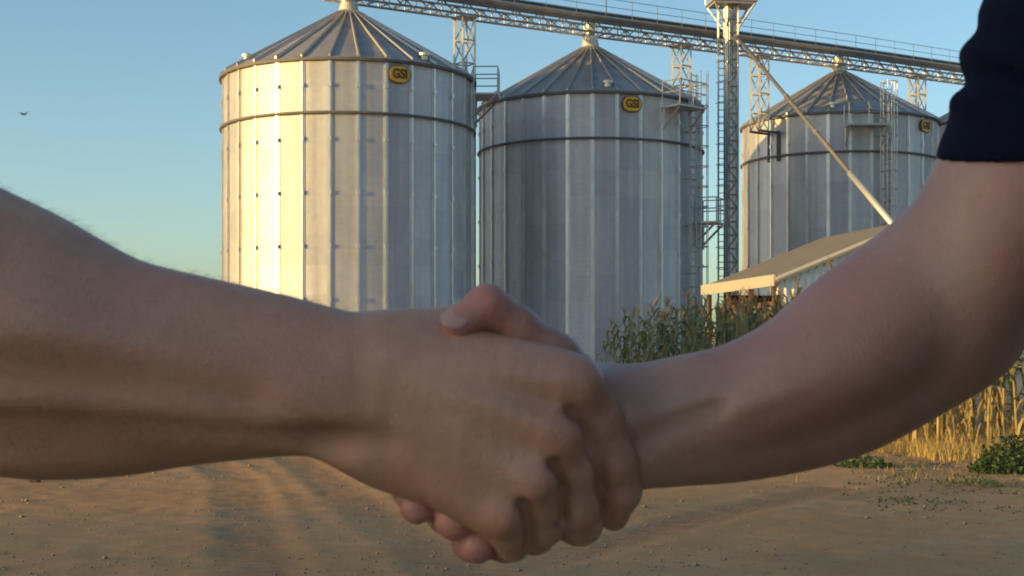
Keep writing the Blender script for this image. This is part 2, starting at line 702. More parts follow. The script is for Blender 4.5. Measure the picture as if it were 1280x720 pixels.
def platform(parent, a, z, w=1.5, d=0.95, rail=1.05):
    o = empty('platform', (0, 0, z), a)
    o.parent = parent
    y0 = -SR - 0.09
    b = MB()
    b.box((0, y0 - d / 2, 0), (w, d, 0.07))
    b.build('deck', M['grey_steel'], o)
    for x in (-w / 2 + .06, w / 2 - .06):
        b = MB()
        b.bar((x, y0 - d + .06, -0.04), (x, y0 + 0.03, -0.95), 0.07)
        b.bar((x, y0 - .03, -1.1), (x, y0 - .03, -0.05), 0.06)
        b.build('bracket', M['grey_steel'], o)
    b = MB()
    ps = [(-w / 2, y0), (-w / 2, y0 - d), (0, y0 - d), (w / 2, y0 - d), (w / 2, y0)]
    for (x, y) in ps:
        b.bar((x, y, 0.03), (x, y, rail), 0.04)
    for (p, q) in zip(ps[:-1], ps[1:]):
        for zz in (rail, rail * .55):
            b.bar((p[0], p[1], zz), (q[0], q[1], zz), 0.035)
    b.build('railing', M['grey_steel'], o)
    return o


def badge(parent, a, z):
    o = empty('badge', (0, 0, z), a)
    o.parent = parent
    b = MB()
    n = 28
    for (rx, rz, y0, y1, m, nm) in ((0.43, 0.33, -SR - 0.10, -SR - 0.02, M['black'], 'badge_rim'), (0.395, 0.295, -SR - 0.115, -SR - 0.04, M['yellow'], 'badge_disc')):
        b = MB()
        pts = []
        for i in range(n):
            t = 2 * math.pi * i / n
            e = 0.78
            cx, cz = math.cos(t), math.sin(t)
            pts.append((rx * math.copysign(abs(cx) ** e, cx), rz * math.copysign(abs(cz) ** e, cz)))
        b.add([(x, y0, zz) for x, zz in pts] + [(x, y1, zz) for x, zz in pts],
              [tuple(range(n))] + [(i, i + n, (i + 1) % n + n, (i + 1) % n) for i in range(n)])
        b.build(nm, m, o)
    t = link('lettering', LETTERS, o)
    t.location = (0, -SR - 0.125, 0)
    t.rotation_euler = (R(90), 0, 0)
    t.scale = (0.92, 1.05, 1)
    return o


def silo(px, halfw, eave_z, base_z, label, seed, off, badge_a=None, ladders=(), platforms=(), vents=(), ring_drop=2.0):
    D = SR * F / halfw
    cx, cy = (px - 640) / F * D, D
    rz = -math.atan2(cx, cy)
    root = empty('grain_silo', (cx, cy, 0), rz)
    tag(root, label, 'silo', 'steel grain silos in a row')
    b = MB()
    b.lathe([(SR + .25, 0), (SR + .25, base_z)], 60)
    b.build('foundation', M['concrete'], root)
    H = eave_z - base_z
    w = link('wall', wall_mesh(H, seed), root, (0, 0, base_z))
    w.rotation_euler = (0, 0, R(off))
    sm = stiffener_mesh(H)
    for k in range(NP):
        s = link('stiffener', sm, root, (0, 0, base_z))
        s.rotation_euler = (0, 0, R(off + 360 / NP * k))
    b = MB()
    b.ring(SR + 0.10, eave_z - ring_drop, 0.055, 120)
    b.build('wind_ring', M['dark_steel'], root, True)
    b = MB()
    b.lathe([(SR - .02, eave_z - .10), (SR + .15, eave_z - .10), (SR + .17, eave_z - .01), (SR - .02, eave_z - .01)], 120, False)
    b.build('eave_ring', M['dark_steel'], root)
    rf = link('roof', ROOF, root, (0, 0, eave_z))
    rf.rotation_euler = (0, 0, R(off))
    for k in range(NP):
        s = link('roof_rib', RIB, rf)
        s.rotation_euler = (0, 0, R(360 / NP * k))
    top = eave_z + (SR + .12 - .5) * math.tan(R(30.5))
    b = MB()
    b.lathe([(0.56, top - .08), (0.56, top + .04), (0.40, top + .18), (0.34, top + .45), (0.34, top + .62)], 24)
    b.build('roof_cap', M['pale_steel'], root, False)
    for (a, t) in vents:
        v = MB()
        r = SR * t
        zz = eave_z + (SR + .12 - r) * math.tan(R(30.5))
        m3 = Matrix.Rotation(a, 3, 'Z')
        v.lathe([(0.14, -.05), (0.14, .12), (0.22, .12), (0.22, .2), (0.05, .27)], 14)
        o = v.build('roof_vent', M['pale_steel'], root)
        o.location = m3 @ Vector((0, -r, zz))
    if badge_a is not None:
        badge(root, badge_a, eave_z - 0.52)
    for (a, z0, z1) in ladders:
        ladder(root, a, z0, z1)
    for (a, z, w_) in platforms:
        platform(root, a, z, w_)
    return root, cx, cy, top


A = math.asin
S1, x1, y1, t1 = silo(436, 154.5, 12.2, 0.35, 'largest nearest steel grain silo, its left side glowing gold in low sun', 3, 4.0,
                      A(58 / 156), [], [(R(82), 11.6, 1.6)], [(R(38), .93), (R(-60), .9), (R(110), .93)])
S2, x2, y2, t2 = silo(738, 137.5, 12.3, 0.35, 'middle steel grain silo behind the clasped hands, caged ladder on its right edge', 11, 1.0,
                      A(48 / 139), [(R(58), 0.4, 13.4)], [(R(46), 11.75, 1.7), (R(70), 7.1, 1.3)], [(R(9), .93), (R(-62), .93)], 1.95)
S3, x3, y3, t3 = silo(1049, 119, 13.2, 0.9, 'third steel grain silo behind the thin leg tower, ladder down its front', 23, 6.0,
                      A(99 / 119), [(R(26), 0.4, 14.6)], [(R(13.5), 12.4, 1.9)], [(R(-4), .93)], 1.95)
S4, x4, y4, t4 = silo(1272, 112, 13.9, 0.9, 'fourth steel grain silo, only a sliver showing beside the navy sleeve', 31, 2.0)

# ------------------------------------------------------------------ conveyor bridge over the silos
c1, c2, c3 = Vector((x1, y1, 0)), Vector((x2, y2, 0)), Vector((x3, y3, 0))
end = c3 + (c3 - c2).normalized() * 14.0
start = c1 - (c2 - c1).normalized() * 0.9
zb1, zb2, zb3 = 15.45, 15.72, 16.35         # height of the bottom chord over silos 1, 2, 3
path = [Vector((start.x, start.y, zb1 - .02)), Vector((c2.x, c2.y, zb2)), Vector((c3.x, c3.y, zb3)), Vector((end.x, end.y, zb3 + .45))]
bridge = empty('conveyor_bridge', (c2.x, c2.y, zb2))
tag(bridge, 'long lattice conveyor bridge running over the silo tops', 'conveyor')
parts = {'truss': MB(), 'housing': MB(), 'walkway': MB(), 'railing': MB(), 'cover': MB()}
org = bridge.location.copy()
for (p, q) in zip(path[:-1], path[1:]):
    d = (q - p)
    L = d.length
    d.normalize()
    s = d.cross(Vector((0, 0, 1))).normalized()      # towards the camera side
    up = Vector((0, 0, 1))
    hw, ht = 0.42, 0.5
    p, q = p - org, q - org
    for e in (-hw, hw):
        parts['truss'].bar(p + s * e, q + s * e, 0.075)
        parts['truss'].bar(p + s * e + up * ht, q + s * e + up * ht, 0.075)
    nb = max(2, int(L / 0.62))
    for i in range(nb):
        t0, t1_ = p.lerp(q, i / nb), p.lerp(q, (i + 1) / nb)
        for e in (-hw, hw):
            if i % 2:
                parts['truss'].bar(t0 + s * e, t1_ + s * e + up * ht, 0.045)
            else:
                parts['truss'].bar(t0 + s * e + up * ht, t1_ + s * e, 0.045)
            if i % 2 == 0:
                parts['truss'].bar(t0 + s * e, t0 + s * e + up * ht, 0.045)
        parts['truss'].bar(t0 - s * hw, t0 + s * hw, 0.05)
    rot = Matrix((d, s, d.cross(s) * -1)).transposed()
    mid = (p + q) / 2
    parts['housing'].box(mid + up * (ht + .26), (L, 0.5, 0.36), rot)
    parts['cover'].box(mid + up * (ht + .47), (L, 0.62, 0.045), rot)
    parts['walkway'].box(mid + up * (ht + .07) + s * 0.78, (L, 0.62, 0.05), rot)
    nr = int(L / 1.5)
    for i in range(nr + 1):
        t0 = p.lerp(q, i / max(1, nr)) + s * 1.08 + up * (ht + .07)
        parts['railing'].bar(t0, t0 + up * .8, 0.018)
    for hz in (0.45, .8):
        parts['railing'].bar(p + s * 1.08 + up * (ht + .07 + hz), q + s * 1.08 + up * (ht + .07 + hz), 0.02)
parts['truss'].build('truss', M['grey_steel'], bridge)
parts['housing'].build('conveyor_housing', M['dark_steel'], bridge)
parts['cover'].build('housing_cover', M['pale_steel'], bridge)
parts['walkway'].build('walkway', M['grey_steel'], bridge)
parts['railing'].build('railing', M['dark_steel'], bridge)
for (c, zb, tt) in ((c1, zb1, t1), (c2, zb2, t2), (c3, zb3, t3)):
    b = MB()
    pa = c - org + Vector((0, 0, tt + .6))
    pb = Vector((c.x, c.y, zb + .45)) - org
    b.tube([pa - Vector((0, 0, .1)), pb], [0.2, 0.24], 8)
    b.build('discharge_chute', M['pale_steel'], bridge)


def on_bridge(c, t):
    """plan point t metres beyond silo centre c along the line of silos"""
    if c is c1:
        d = (c2 - c1).normalized()
    else:
        d = (c3 - c2).normalized()
    return c + d * t, d


def bridge_z(P):
    best = None
    for (p, q) in zip(path[:-1], path[1:]):
        d = Vector((q.x - p.x, q.y - p.y))
        t = ((P.x - p.x) * d.x + (P.y - p.y) * d.y) / d.length_squared
        if best is None or -0.001 <= t <= 1.001:
            if best is None or 0 <= t <= 1:
                best = p.z + (q.z - p.z) * t
    return best


def lattice(b, w, z0, z1, bay, bw, dw):
    cs = [(-w / 2, -w / 2), (w / 2, -w / 2), (w / 2, w / 2), (-w / 2, w / 2)]
    for (x, y) in cs:
        b.bar((x, y, z0), (x, y, z1), bw)
    n = max(1, int(round((z1 - z0) / bay)))
    for i in range(n):
        za, zc = z0 + (z1 - z0) * i / n, z0 + (z1 - z0) * (i + 1) / n
        for k in range(4):
            p, q = cs[k], cs[(k + 1) % 4]
            if i % 2:
                p, q = q, p
            b.bar((p[0], p[1], za), (q[0], q[1], zc), dw)
            b.bar((p[0], p[1], zc), (q[0], q[1], zc), dw)


def trestle(c, t, label, w=0.62, z0=0.12, wall=None):
    P, d = on_bridge(c, t)
    zt = bridge_z(P)
    root = empty('support_trestle', (P.x, P.y, 0), math.atan2(d.y, d.x))
    tag(root, label, 'support tower', 'lattice trestles under the conveyor bridge')
    b = MB()
    lattice(b, w, z0, zt - .06, 0.95, 0.08, 0.05)
    b.build('lattice', M['pale_steel'], root)
    if wall is None:
        b = MB()
        b.box((0, 0, 0.06), (1.2, 1.2, 0.12))
        b.build('footing', M['concrete'], root)
    else:
        for sy_ in (-.3, .3):
            b = MB()
            b.bar((-w / 2 - .05, sy_, z0), (wall, sy_, z0), 0.09)
            b.bar((wall - .04, sy_, z0 + .1), (wall - .04, sy_, z0 - 1.4), 0.12)
            b.build('bracket', M['dark_steel'], root)
    b = MB()
    b.box((0, 0, zt - .05), (0.8, 0.9, 0.06))
    b.build('head_plate', M['grey_steel'], root)


trestle(c1, 5.55, 'pale lattice trestle rising behind the right shoulder of the sunlit silo')
trestle(c2, 5.6, 'pale lattice trestle just behind the right shoulder of the middle silo')
trestle(c2, 10.9, 'short lattice trestle bracketed to the left side of the third silo', .62, 12.4, (c3 - c2).length - 10.9 - SR - .02)
trestle(c3, 6.4, 'pale lattice trestle behind the right shoulder of the third silo')

# ------------------------------------------------------------------ bucket elevator tower
TY = 68.6
tp = at(914, HZ, TY)
tower = empty('elevator_tower', (tp.x, tp.y, 0), R(8))
tag(tower, 'slender bucket elevator tower with a broad head platform', 'elevator tower')
b = MB()
lattice(b, 0.5, 0.1, 17.6, 0.62, 0.065, 0.04)
b.build('mast', M['grey_steel'], tower)
for dx in (-0.13, 0.13):
    b = MB()
    b.box((dx, -0.05, 8.9), (0.19, 0.22, 17.4))
    z = 1.6
    while z < 17:
        b.box((dx, -0.05, z), (0.24, 0.27, 0.06))
        z += 2.4
    b.build('trunking', M['pale_steel'], tower)
b = MB()
b.box((0, 0, 17.75), (2.1, 1.5, 0.10))
b.box((0, 0, 17.66), (1.9, 1.3, 0.12))
b.build('head_platform', M['grey_steel'], tower)
b = MB()
for x in (-1.02, 0, 1.02):
    for y in (-.72, .72):
        b.bar((x, y, 17.8), (x, y, 18.85), 0.045)
for z in (18.35, 18.85):
    for y in (-.72, .72):
        b.bar((-1.02, y, z), (1.02, y, z), 0.04)
    for x in (-1.02, 1.02):
        b.bar((x, -.72, z), (x, .72, z), 0.04)
b.build('platform_railing', M['grey_steel'], tower)
b = MB()
b.tube([(-.55, -.3, 18.5), (-.55, .3, 18.5)], 0.45, 14)
b.tube([(.35, -.3, 18.5), (.35, .3, 18.5)], 0.45, 14)
b.box((-.1, 0, 18.55), (0.9, 0.55, 0.85))
b.build('elevator_head', M['pale_steel'], tower)
b = MB()
for sx_ in (-1, 1):
    b.bar((sx_ * .3, -.3, 16.6), (sx_ * .95, -.62, 17.62), 0.07)
    b.bar((sx_ * .3, .3, 16.6), (sx_ * .95, .62, 17.62), 0.07)
b.build('platform_brace', M['grey_steel'], tower)
o = empty('ladder', (-.46, -.1, 0))
o.parent = tower
b = MB()
for x in (-.17, .17):
    b.bar((x, 0, .3), (x, 0, 17.7), 0.045)
z = .6
while z < 17.5:
    b.bar((-.17, 0, z), (.17, 0, z), 0.03)
    z += .32
b.build('rail', M['grey_steel'], o)
b = MB()
z = 2.6
while z < 17.4:
    b.tube([(-.3 * math.cos(math.pi * k / 8), -.62 * math.sin(math.pi * k / 8), z) for k in range(9)], 0.02, 4)
    z += .95
for k in (1, 4, 7):
    b.bar((-.3 * math.cos(math.pi * k / 8), -.62 * math.sin(math.pi * k / 8), 2.6), (-.3 * math.cos(math.pi * k / 8), -.62 * math.sin(math.pi * k / 8), 17.4), 0.025)
b.build('safety_cage', M['grey_steel'], o)
b = MB()
b.box((0, 0, .05), (1.6, 1.6, .1))
b.build('footing', M['concrete'], tower)

# ------------------------------------------------------------------ spout from the elevator to the shed
sp0, sp1 = at(921, 46, 68.0), at(1113, 277, 48.2)
spout = empty('spout_pipe', sp1)
tag(spout, 'long sloping grain spout pipe dropping from the tower to the shed roof', 'spout')
d = sp1 - sp0
b = MB()
b.tube([sp0 - sp1, sp0 + d * .8 - sp1], 0.08, 10)
b.build('pipe', M['dark_steel'], spout, True)  # dark steel here paints in the shade on the upper run
b = MB()
b.tube([sp0 + d * .8 - sp1, sp1 + d * .012 - sp1], 0.11, 10)
b.build('lower_pipe', M['pale_steel'], spout, True)  # paler steel paints in the sunlight on the lower end
b = MB()
for t in (0, .2, .4, .6, .8):
    b.tube([sp0 + d * t - sp1, sp0 + d * (t + .004) - sp1], 0.12, 10)
b.build('flange', M['grey_steel'], spout)

# ------------------------------------------------------------------ shed
SH_A = R(11.6)
shed = empty('grain_shed', (7.85 + 3.75 * math.cos(SH_A) - 4.0 * math.sin(SH_A), 44.0 + 3.75 * math.sin(SH_A) + 4.0 * math.cos(SH_A), 0), SH_A)
tag(shed, 'low open shed with a sunlit corrugated roof behind the corn', 'shed')
XE, ZE = 7.75, 3.68            # low eave
XR, ZR = 11.95, 5.33           # ridge
XF = 16.2                      # far eave
YN, YF = 44.0, 50.3


def shp(x, y, z):
    return Vector((x - 11.5, y - 48, z))


def sheet(b, p0, p1, q0, q1, pitch, amp, nrm, trap=True):
    """corrugated sheet spanned by p0->p1 (across the ribs) and p0->q0 (along the ribs)"""
    L = (p1 - p0).length
    n = max(1, int(round(L / pitch)))
    prof = []
    for i in range(n):
        prof += [(i / n, 0), ((i + .35) / n, 0), ((i + .45) / n, 1), ((i + .9) / n, 1)]
    prof.append((1, 0))
    vs = []
    for (t, h) in prof:
        a, c = p0.lerp(p1, t) + nrm * amp * h, q0.lerp(q1, t) + nrm * amp * h
        vs += [a, c]
    b.add(vs, [(2 * i, 2 * i + 2, 2 * i + 3, 2 * i + 1) for i in range(len(prof) - 1)])


sl = Vector((XR - XE, 0, ZR - ZE)).normalized()
nrm = Vector((-sl.z, 0, sl.x))
b = MB()
e0, e1 = shp(XE - .12, YN - .25, ZE - .03), shp(XE - .12, YF, ZE - .03)
r0_, r1_ = shp(XR, YN - .25, ZR + .05), shp(XR, YF, ZR + .05)
sheet(b, e0, e1, r0_, r1_, 0.28, 0.035, nrm)
f0, f1 = shp(XF + .12, YN - .25, ZE - .03), shp(XF + .12, YF, ZE - .03)
sheet(b, r0_, r1_, f0, f1, 0.28, 0.035, Vector((sl.z, 0, sl.x)))
b.build('roof', M['shed_roof'], shed)
b = MB()
b.box(shp(XE - .15, (YN + YF) / 2 - .12, ZE - .12), (.06, YF - YN + .3, .34))
b.build('fascia', M['pale_steel'], shed)
b = MB()
b.bar(shp(XE - .1, YN - .27, ZE - .10), shp(XR, YN - .27, ZR - .04), .12)
b.bar(shp(XR, YN - .27, ZR - .04), shp(XF + .1, YN - .27, ZE - .10), .12)
b.build('barge_board', M['pale_steel'], shed)
b = MB()       # gable wall facing the camera, vertical ribs cut to the roof slope
n = 34
xs = [XE + (XF - XE) * i / n for i in range(n + 1)]


def roof_z(x):
    return ZE + (ZR - ZE) * (1 - abs(x - XR) / (XR - XE)) - .06


vs, fs = [], []
for i, x in enumerate(xs):
    for dy, dxx in ((0, 0), (-.035, .06)):
        xx = min(x + dxx, XF)
        vs += [shp(xx, YN + dy, .9), shp(xx, YN + dy, roof_z(xx))]
fs = [(2 * i, 2 * i + 2, 2 * i + 3, 2 * i + 1) for i in range(len(vs) // 2 - 1)]
b.add(vs, fs)
b.build('gable_wall', M['white_sheet'], shed)
b = MB()
b.box(shp((XE + XF) / 2, YN + .12, .45), (XF - XE - .02, .2, .9))
b.build('plinth', M['concrete'], shed)
b = MB()
b.box(shp(XE + .5, (YN + YF) / 2 + .2, 1.5), (.12, YF - YN - .6, 3.0))
b.box(shp((XE + XF) / 2, YF - .1, 1.7), (XF - XE - 1.2, .12, 3.4))
b.build('inner_wall', M['brown_wall'], shed)
b = MB()
b.box(shp(XF - .06, (YN + YF) / 2 + .1, 1.65), (.1, YF - YN - .4, 3.3))
b.build('side_wall', M['white_sheet'], shed)
for y in (YN + .25, YN + 2.2, YN + 4.2, YF - .2):
    b = MB()
    b.box(shp(XE + .05, y, 1.7), (.12, .12, 3.4))
    b.build('post', M['brown_wall'], shed)


# ------------------------------------------------------------------ corn
def ribbon(b, p0, az, length, width, rise, droop, rr, n=7, fold=0.25):
    pts = []
    d = Vector((math.cos(az), math.sin(az), 0))
    side = Vector((-d.y, d.x, 0))
    ph = rr.uniform(0, 6)
    vs = []
    for i in range(n + 1):
        t = i / n
        out = length * (t * 0.85 if t < .6 else .51 + (t - .6) * .6)
        z = rise * math.sin(min(1, t * 1.5) * math.pi / 2) - droop * max(0, t - .3) ** 1.5 * 1.7
        w = width * (0.55 + .9 * t if t < .4 else max(0.04, 1.4 * (1 - t) ** .75)) * .8
        c = p0 + d * out + Vector((0, 0, z)) + side * .04 * math.sin(ph + 5 * t)
        tw = .5 * math.sin(ph + 3 * t)
        sd = side * math.cos(tw) + Vector((0, 0, math.sin(tw)))
        vs += [c + sd * w / 2 + Vector((0, 0, fold * w * .5)), c, c - sd * w / 2 + Vector((0, 0, fold * w * .5))]
    fs = []
    for i in range(n):
        a = i * 3
        fs += [(a, a + 1, a + 4, a + 3), (a + 1, a + 2, a + 5, a + 4)]
    b.add(vs, fs)


def corn_proto(seed, dry):
    rr = random.Random(seed)
    H = rr.uniform(2.15, 2.5)
    root = empty('corn_plant', (0, 0, 0))
    b = MB()
    pts, rs = [], []
    lean = (rr.uniform(-.1, .1), rr.uniform(-.1, .1))
    for i in range(9):
        t = i / 8
        pts.append((lean[0] * t * t, lean[1] * t * t, -.05 + (H + .05) * t))
        rs.append(0.021 * (1 - t) + .006)
    b.tube(pts, rs, 6)
    b.build('stalk', M['stalk'], root, True)
    b = MB()
    dryb = MB()
    az = rr.uniform(0, 6)
    nl = 16
    for i in range(nl):
        t = .10 + .80 * i / (nl - 1)
        p = Vector((lean[0] * t * t, lean[1] * t * t, H * t))
        az += math.pi + rr.uniform(-.5, .5)
        L = rr.uniform(.5, .85) * (1 - .35 * abs(t - .5) * 2)
        is_dry = (t < .30) or dry and rr.random() < .5 or rr.random() < .12
        if is_dry:
            ribbon(dryb, p, az, L * .75, rr.uniform(.06, .10), rr.uniform(.02, .15), rr.uniform(.5, .95), rr)
        else:
            ribbon(b, p, az, L, rr.uniform(.085, .13), rr.uniform(.22, .42), rr.uniform(.25, .7), rr)
    if b.v:
        b.build('leaves', M['corn_green'], root, True)
    dryb.build('dry_leaves', M['corn_dry'], root, True)
    b = MB()
    for i in range(8):
        a, s = rr.uniform(0, 6.3), rr.uniform(.02, .14)
        p = Vector((lean[0], lean[1], H - .02))
        h = rr.uniform(.18, .30)
        b.tube([p, p + Vector((s * .5 * math.cos(a), s * .5 * math.sin(a), h * .6)), p + Vector((s * 1.3 * math.cos(a), s * 1.3 * math.sin(a), h))], [.006, .007, .003], 4)
    b.build('tassel', M['tassel'], root)
    if rr.random() < .8:
        b = MB()
        a = rr.uniform(0, 6.3)
        p = Vector((0, 0, H * .48))
        q = p + Vector((.09 * math.cos(a), .09 * math.sin(a), .22))
        b.tube([p, p.lerp(q, .3), p.lerp(q, .7), q], [.012, .030, .028, .008], 8)
        b.build('cob', M['corn_dry'], root, True)
    return root


protos_g = [corn_proto(100 + i, False) for i in range(5)]
protos_d = [corn_proto(200 + i, True) for i in range(4)]
used = set()
LBL_G = 'green corn plant with tassel in the shaded rows below the silos'
LBL_D = 'tall half dry corn plant glowing gold at the right edge'


def place_corn(x, y, dry, s):
    lst = protos_d if dry else protos_g
    k = random.randrange(len(lst))
    key = (dry, k)
    if key in used:
        o = copy_tree(lst[k])
    else:
        o = lst[k]
        used.add(key)
    o.location = (x, y, ground_z(x, y))
    o.rotation_euler = (R(random.uniform(-4, 4)), R(random.uniform(-4, 4)), random.uniform(0, 6.28))
    o.scale = (s, s, s)
    tag(o, LBL_D if dry else LBL_G, 'corn plant', 'dry corn plants in the sun' if dry else 'corn plants in the shaded rows')


# the field edge runs from beside the middle silo towards the right foreground
edge = [(2.55, 39.5), (3.6, 34.5), (4.6, 29.0), (5.15, 25.0), (5.75, 21.3)]


def edge_at(t):
    f = t * (len(edge) - 1)
    i = min(int(f), len(edge) - 2)
    f -= i
    return edge[i][0] + (edge[i + 1][0] - edge[i][0]) * f, edge[i][1] + (edge[i + 1][1] - edge[i][1]) * f


count = 0
for row in range(5):
    n = 42 if row < 3 else 30
    for i in range(n):
        t = (i + random.uniform(-.3, .3)) / (n - 1)
        t = min(1, max(0, t))
        x, y = edge_at(t)
        x += row * .72 + random.uniform(-.14, .14)
        y += row * .12 + random.uniform(-.15, .15)
        if y > 43.2 - 0 and x > 7:
            continue
        dry = y < 25.5 and random.random() < .35
        s = random.uniform(.92, 1.10) * (1.0 if row else random.uniform(.8, 1))
        place_corn(x, y, dry, s)
        count += 1
for i in range(13):     # headland rows facing the camera at the right
    x = 6.0 + random.uniform(0, 2.6)
    y = 19.6 + (i % 3) * .7 + random.uniform(-.2, .2)
    place_corn(x, y, i % 3 == 0, random.uniform(.85, 1.05))
print('corn', count)


# ------------------------------------------------------------------ grass and weeds
def blades(b, cx, cy, rad, n, h, w, rr, lean=.8):
    for i in range(n):
        a, q = rr.uniform(0, 6.283), rad * math.sqrt(rr.random())
        x, y = cx + q * math.cos(a), cy + q * math.sin(a)
        z = ground_z(x, y) - .01
        hh = h * rr.uniform(.25, 1.15) * (1 - .5 * (q / rad) ** 2)
        az, ln = rr.uniform(0, 6.283), lean * rr.uniform(.2, 1)
        d = Vector((math.cos(az), math.sin(az), 0))
        s = Vector((-d.y, d.x, 0)) * w * rr.uniform(.6, 1.2)
        p = Vector((x, y, z))
        m = p + d * ln * hh * .35 + Vector((0, 0, hh * .6))
        t = p + d * ln * hh + Vector((0, 0, hh))
        b.add([p - s, p + s, m + s * .7, m - s * .7, t], [(0, 1, 2, 3), (3, 2, 4)])


def weed_leaves(b, cx, cy, rad, h, n, size, rr):
    for i in range(n):
        a, q = rr.uniform(0, 6.283), rad * math.sqrt(rr.random())
        x, y = cx + q * math.cos(a), cy + q * math.sin(a)
        z = ground_z(x, y) + rr.random() ** .8 * h * max(.15, 1 - (q / rad) ** 2)
        az, el = rr.uniform(0, 6.283), rr.uniform(-.5, .9)
        d = Vector((math.cos(az) * math.cos(el), math.sin(az) * math.cos(el), math.sin(el)))
        s = d.orthogonal().normalized()
        s = (Matrix.Rotation(rr.uniform(-.9, .9), 3, d) @ s)
        L = size * rr.uniform(.6, 1.3)
        p = Vector((x, y, z))
        b.add([p, p + d * L * .45 + s * L * .28, p + d * L, p + d * L * .45 - s * L * .28], [(0, 1, 2, 3)])


def base_loc(o, c):
    """move an object's origin to c without moving its mesh"""
    o.data.transform(Matrix.Translation(-Vector(c)))
    o.location = c
    return o


rr = random.Random(5)
gp = at(1188, 568, 18.6)
for (px, py, Y, rad, n, h, lab) in ((1192, 575, 18.2, .55, 420, .40, 'golden dry grass clump at the foot of the lit corn, left of the green bush'),
                                    (1128, 566, 19.4, .5, 260, .24, 'low golden grass clump lying under the bare forearm'),
                                    (1262, 566, 18.6, .45, 220, .48, 'golden dry grass clump behind the green bush at the right edge')):
    c = at(px, HZ, Y)
    b = MB()
    blades(b, c.x, Y, rad, n, h, .006, rr)
    o = b.build('grass_clump', M['dry_grass'])
    base_loc(o, (c.x, Y, 0))
    tag(o, lab, 'grass', 'clumps of dry grass')
for (px, Y, rad, h, n, size, lab) in ((1262, 15.9, .42, .42, 1500, .06, 'leafy green bush at the right edge in front of the corn'),
                                      (1080, 16.6, .32, .13, 500, .05, 'flat dark green weed growing alone on the dirt'),
                                      (1215, 14.2, .3, .10, 260, .035, 'sparse low weed in front of the leafy bush')):
    c = at(px, HZ, Y)
    b = MB()
    weed_leaves(b, c.x, Y, rad, h, n, size, rr)
    if h > .3:
        blades(b, c.x, Y, rad, 60, h * .8, .006, rr)
    o = b.build('weed_bush', M['weed'])
    base_loc(o, (c.x, Y, 0))
    tag(o, lab, 'weed', 'green weeds beside the yard')
# sparse litter of dry stalks and blades over the verge
b = MB()
for i in range(420):
    Y = rr.uniform(14.5, 22)
    px = rr.uniform(930 + (Y - 14.5) * 2, 1330) if rr.random() < .85 else rr.uniform(960, 1300)
    x = (px - 640) / F * Y
    if Y < 16.5 and px < 1080 and rr.random() < .8:
        continue
    z = ground_z(x, Y)
    blades(b, x, Y, .16, 5, rr.uniform(.04, .14), .005, rr, 1.1)
o = b.build('grass_litter', M['dry_grass'])
tag(o, 'thin straw and dry blades scattered over the verge', 'grass', kind='stuff')
b = MB()
for i in range(160):
    Y = rr.uniform(11.5, 19)
    px = rr.uniform(1060, 1320)
    x = (px - 640) / F * Y
    weed_leaves(b, x, Y, .10, .04, 9, .03, rr)
o = b.build('low_weeds', M['weed'])
tag(o, 'tiny green weeds sprinkled on the dirt at right', 'weeds', kind='stuff')
# clods and gravel
b = MB()
for i in range(3000):
    Y = 8.0 + 15 * rr.random() ** 1.3
    px = rr.uniform(-40, 1320)
    x = (px - 640) / F * Y
    if rr.random() > .25 + .75 * float(vnoise(np.array([x * .9]), np.array([Y * .6]), 21)[0] > .5):
        continue
    r = rr.uniform(.004, .015) * (1 + 1.0 * (rr.random() > .96))
    z = ground_z(x, Y) + r * .2
    vs = [Vector((x, Y, z)) + Vector((sx_ * r * rr.uniform(.7, 1.5), sy_ * r * rr.uniform(.6, 1.2), sz_ * r * rr.uniform(.4, .8)))
          for (sx_, sy_, sz_) in ((1, 0, 0), (-1, 0, 0), (0, 1, 0), (0, -1, 0), (0, 0, 1), (0, 0, -1))]
    b.add(vs, [(0, 2, 4), (2, 1, 4), (1, 3, 4), (3, 0, 4), (2, 0, 5), (1, 2, 5), (3, 1, 5), (0, 3, 5)])
tag(b.build('gravel', M['stone']), 'small clods and pebbles strewn over the dirt yard', 'gravel', kind='stuff')
c = at(44, 600, 14.6)
b = MB()
bm = bmesh.new()
bmesh.ops.create_icosphere(bm, subdivisions=2, radius=1)
for v in bm.verts:
    k = 1 + .25 * math.sin(5 * v.co.x + 3 * v.co.y) * math.cos(4 * v.co.z)
    v.co = Vector((v.co.x * .062 * k, v.co.y * .04 * k, v.co.z * .022 * k))
me = bpy.data.meshes.new('clod')
bm.to_mesh(me)
bm.free()
me.materials.append(M['leather'])
o = link('clod', me, None, (c.x, 14.6, ground_z(c.x, 14.6) + .014))
tag(o, 'dark flat clod lying alone on the dirt at far left', 'clod')

# ------------------------------------------------------------------ bird
bp = at(30, 143, 30)
bird = None
b = MB()
b.tube([(-.16, 0, -.01), (-.1, 0, 0), (0, 0, .01), (.1, 0, .012), (.15, 0, .012), (.185, 0, .008)], [.012, .03, .045, .034, .026, .004], 8)
bird = b.build('bird', M['bird'], None, True)
bird.location = bp
bird.scale = (.42, .42, .42)
bird.rotation_euler = (0, R(-6), R(70))
tag(bird, 'small dark bird flying in the open sky at left', 'bird')
for sgn in (1, -1):
    b = MB()
    ps = [(0.05, .03, .01), (.09, .16, .09), (.04, .34, .12), (-.04, .2, .08), (-.07, .03, .005)]
    ps = [(x, y * sgn, z) for (x, y, z) in ps]
    ps2 = [(x, y, z - .012) for (x, y, z) in ps]
    b.add(ps + ps2, [(0, 1, 2, 3, 4), (9, 8, 7, 6, 5)] + [(i, (i + 1) % 5, (i + 1) % 5 + 5, i + 5) for i in range(5)])
    b.build('wing', M['bird'], bird)
b = MB()
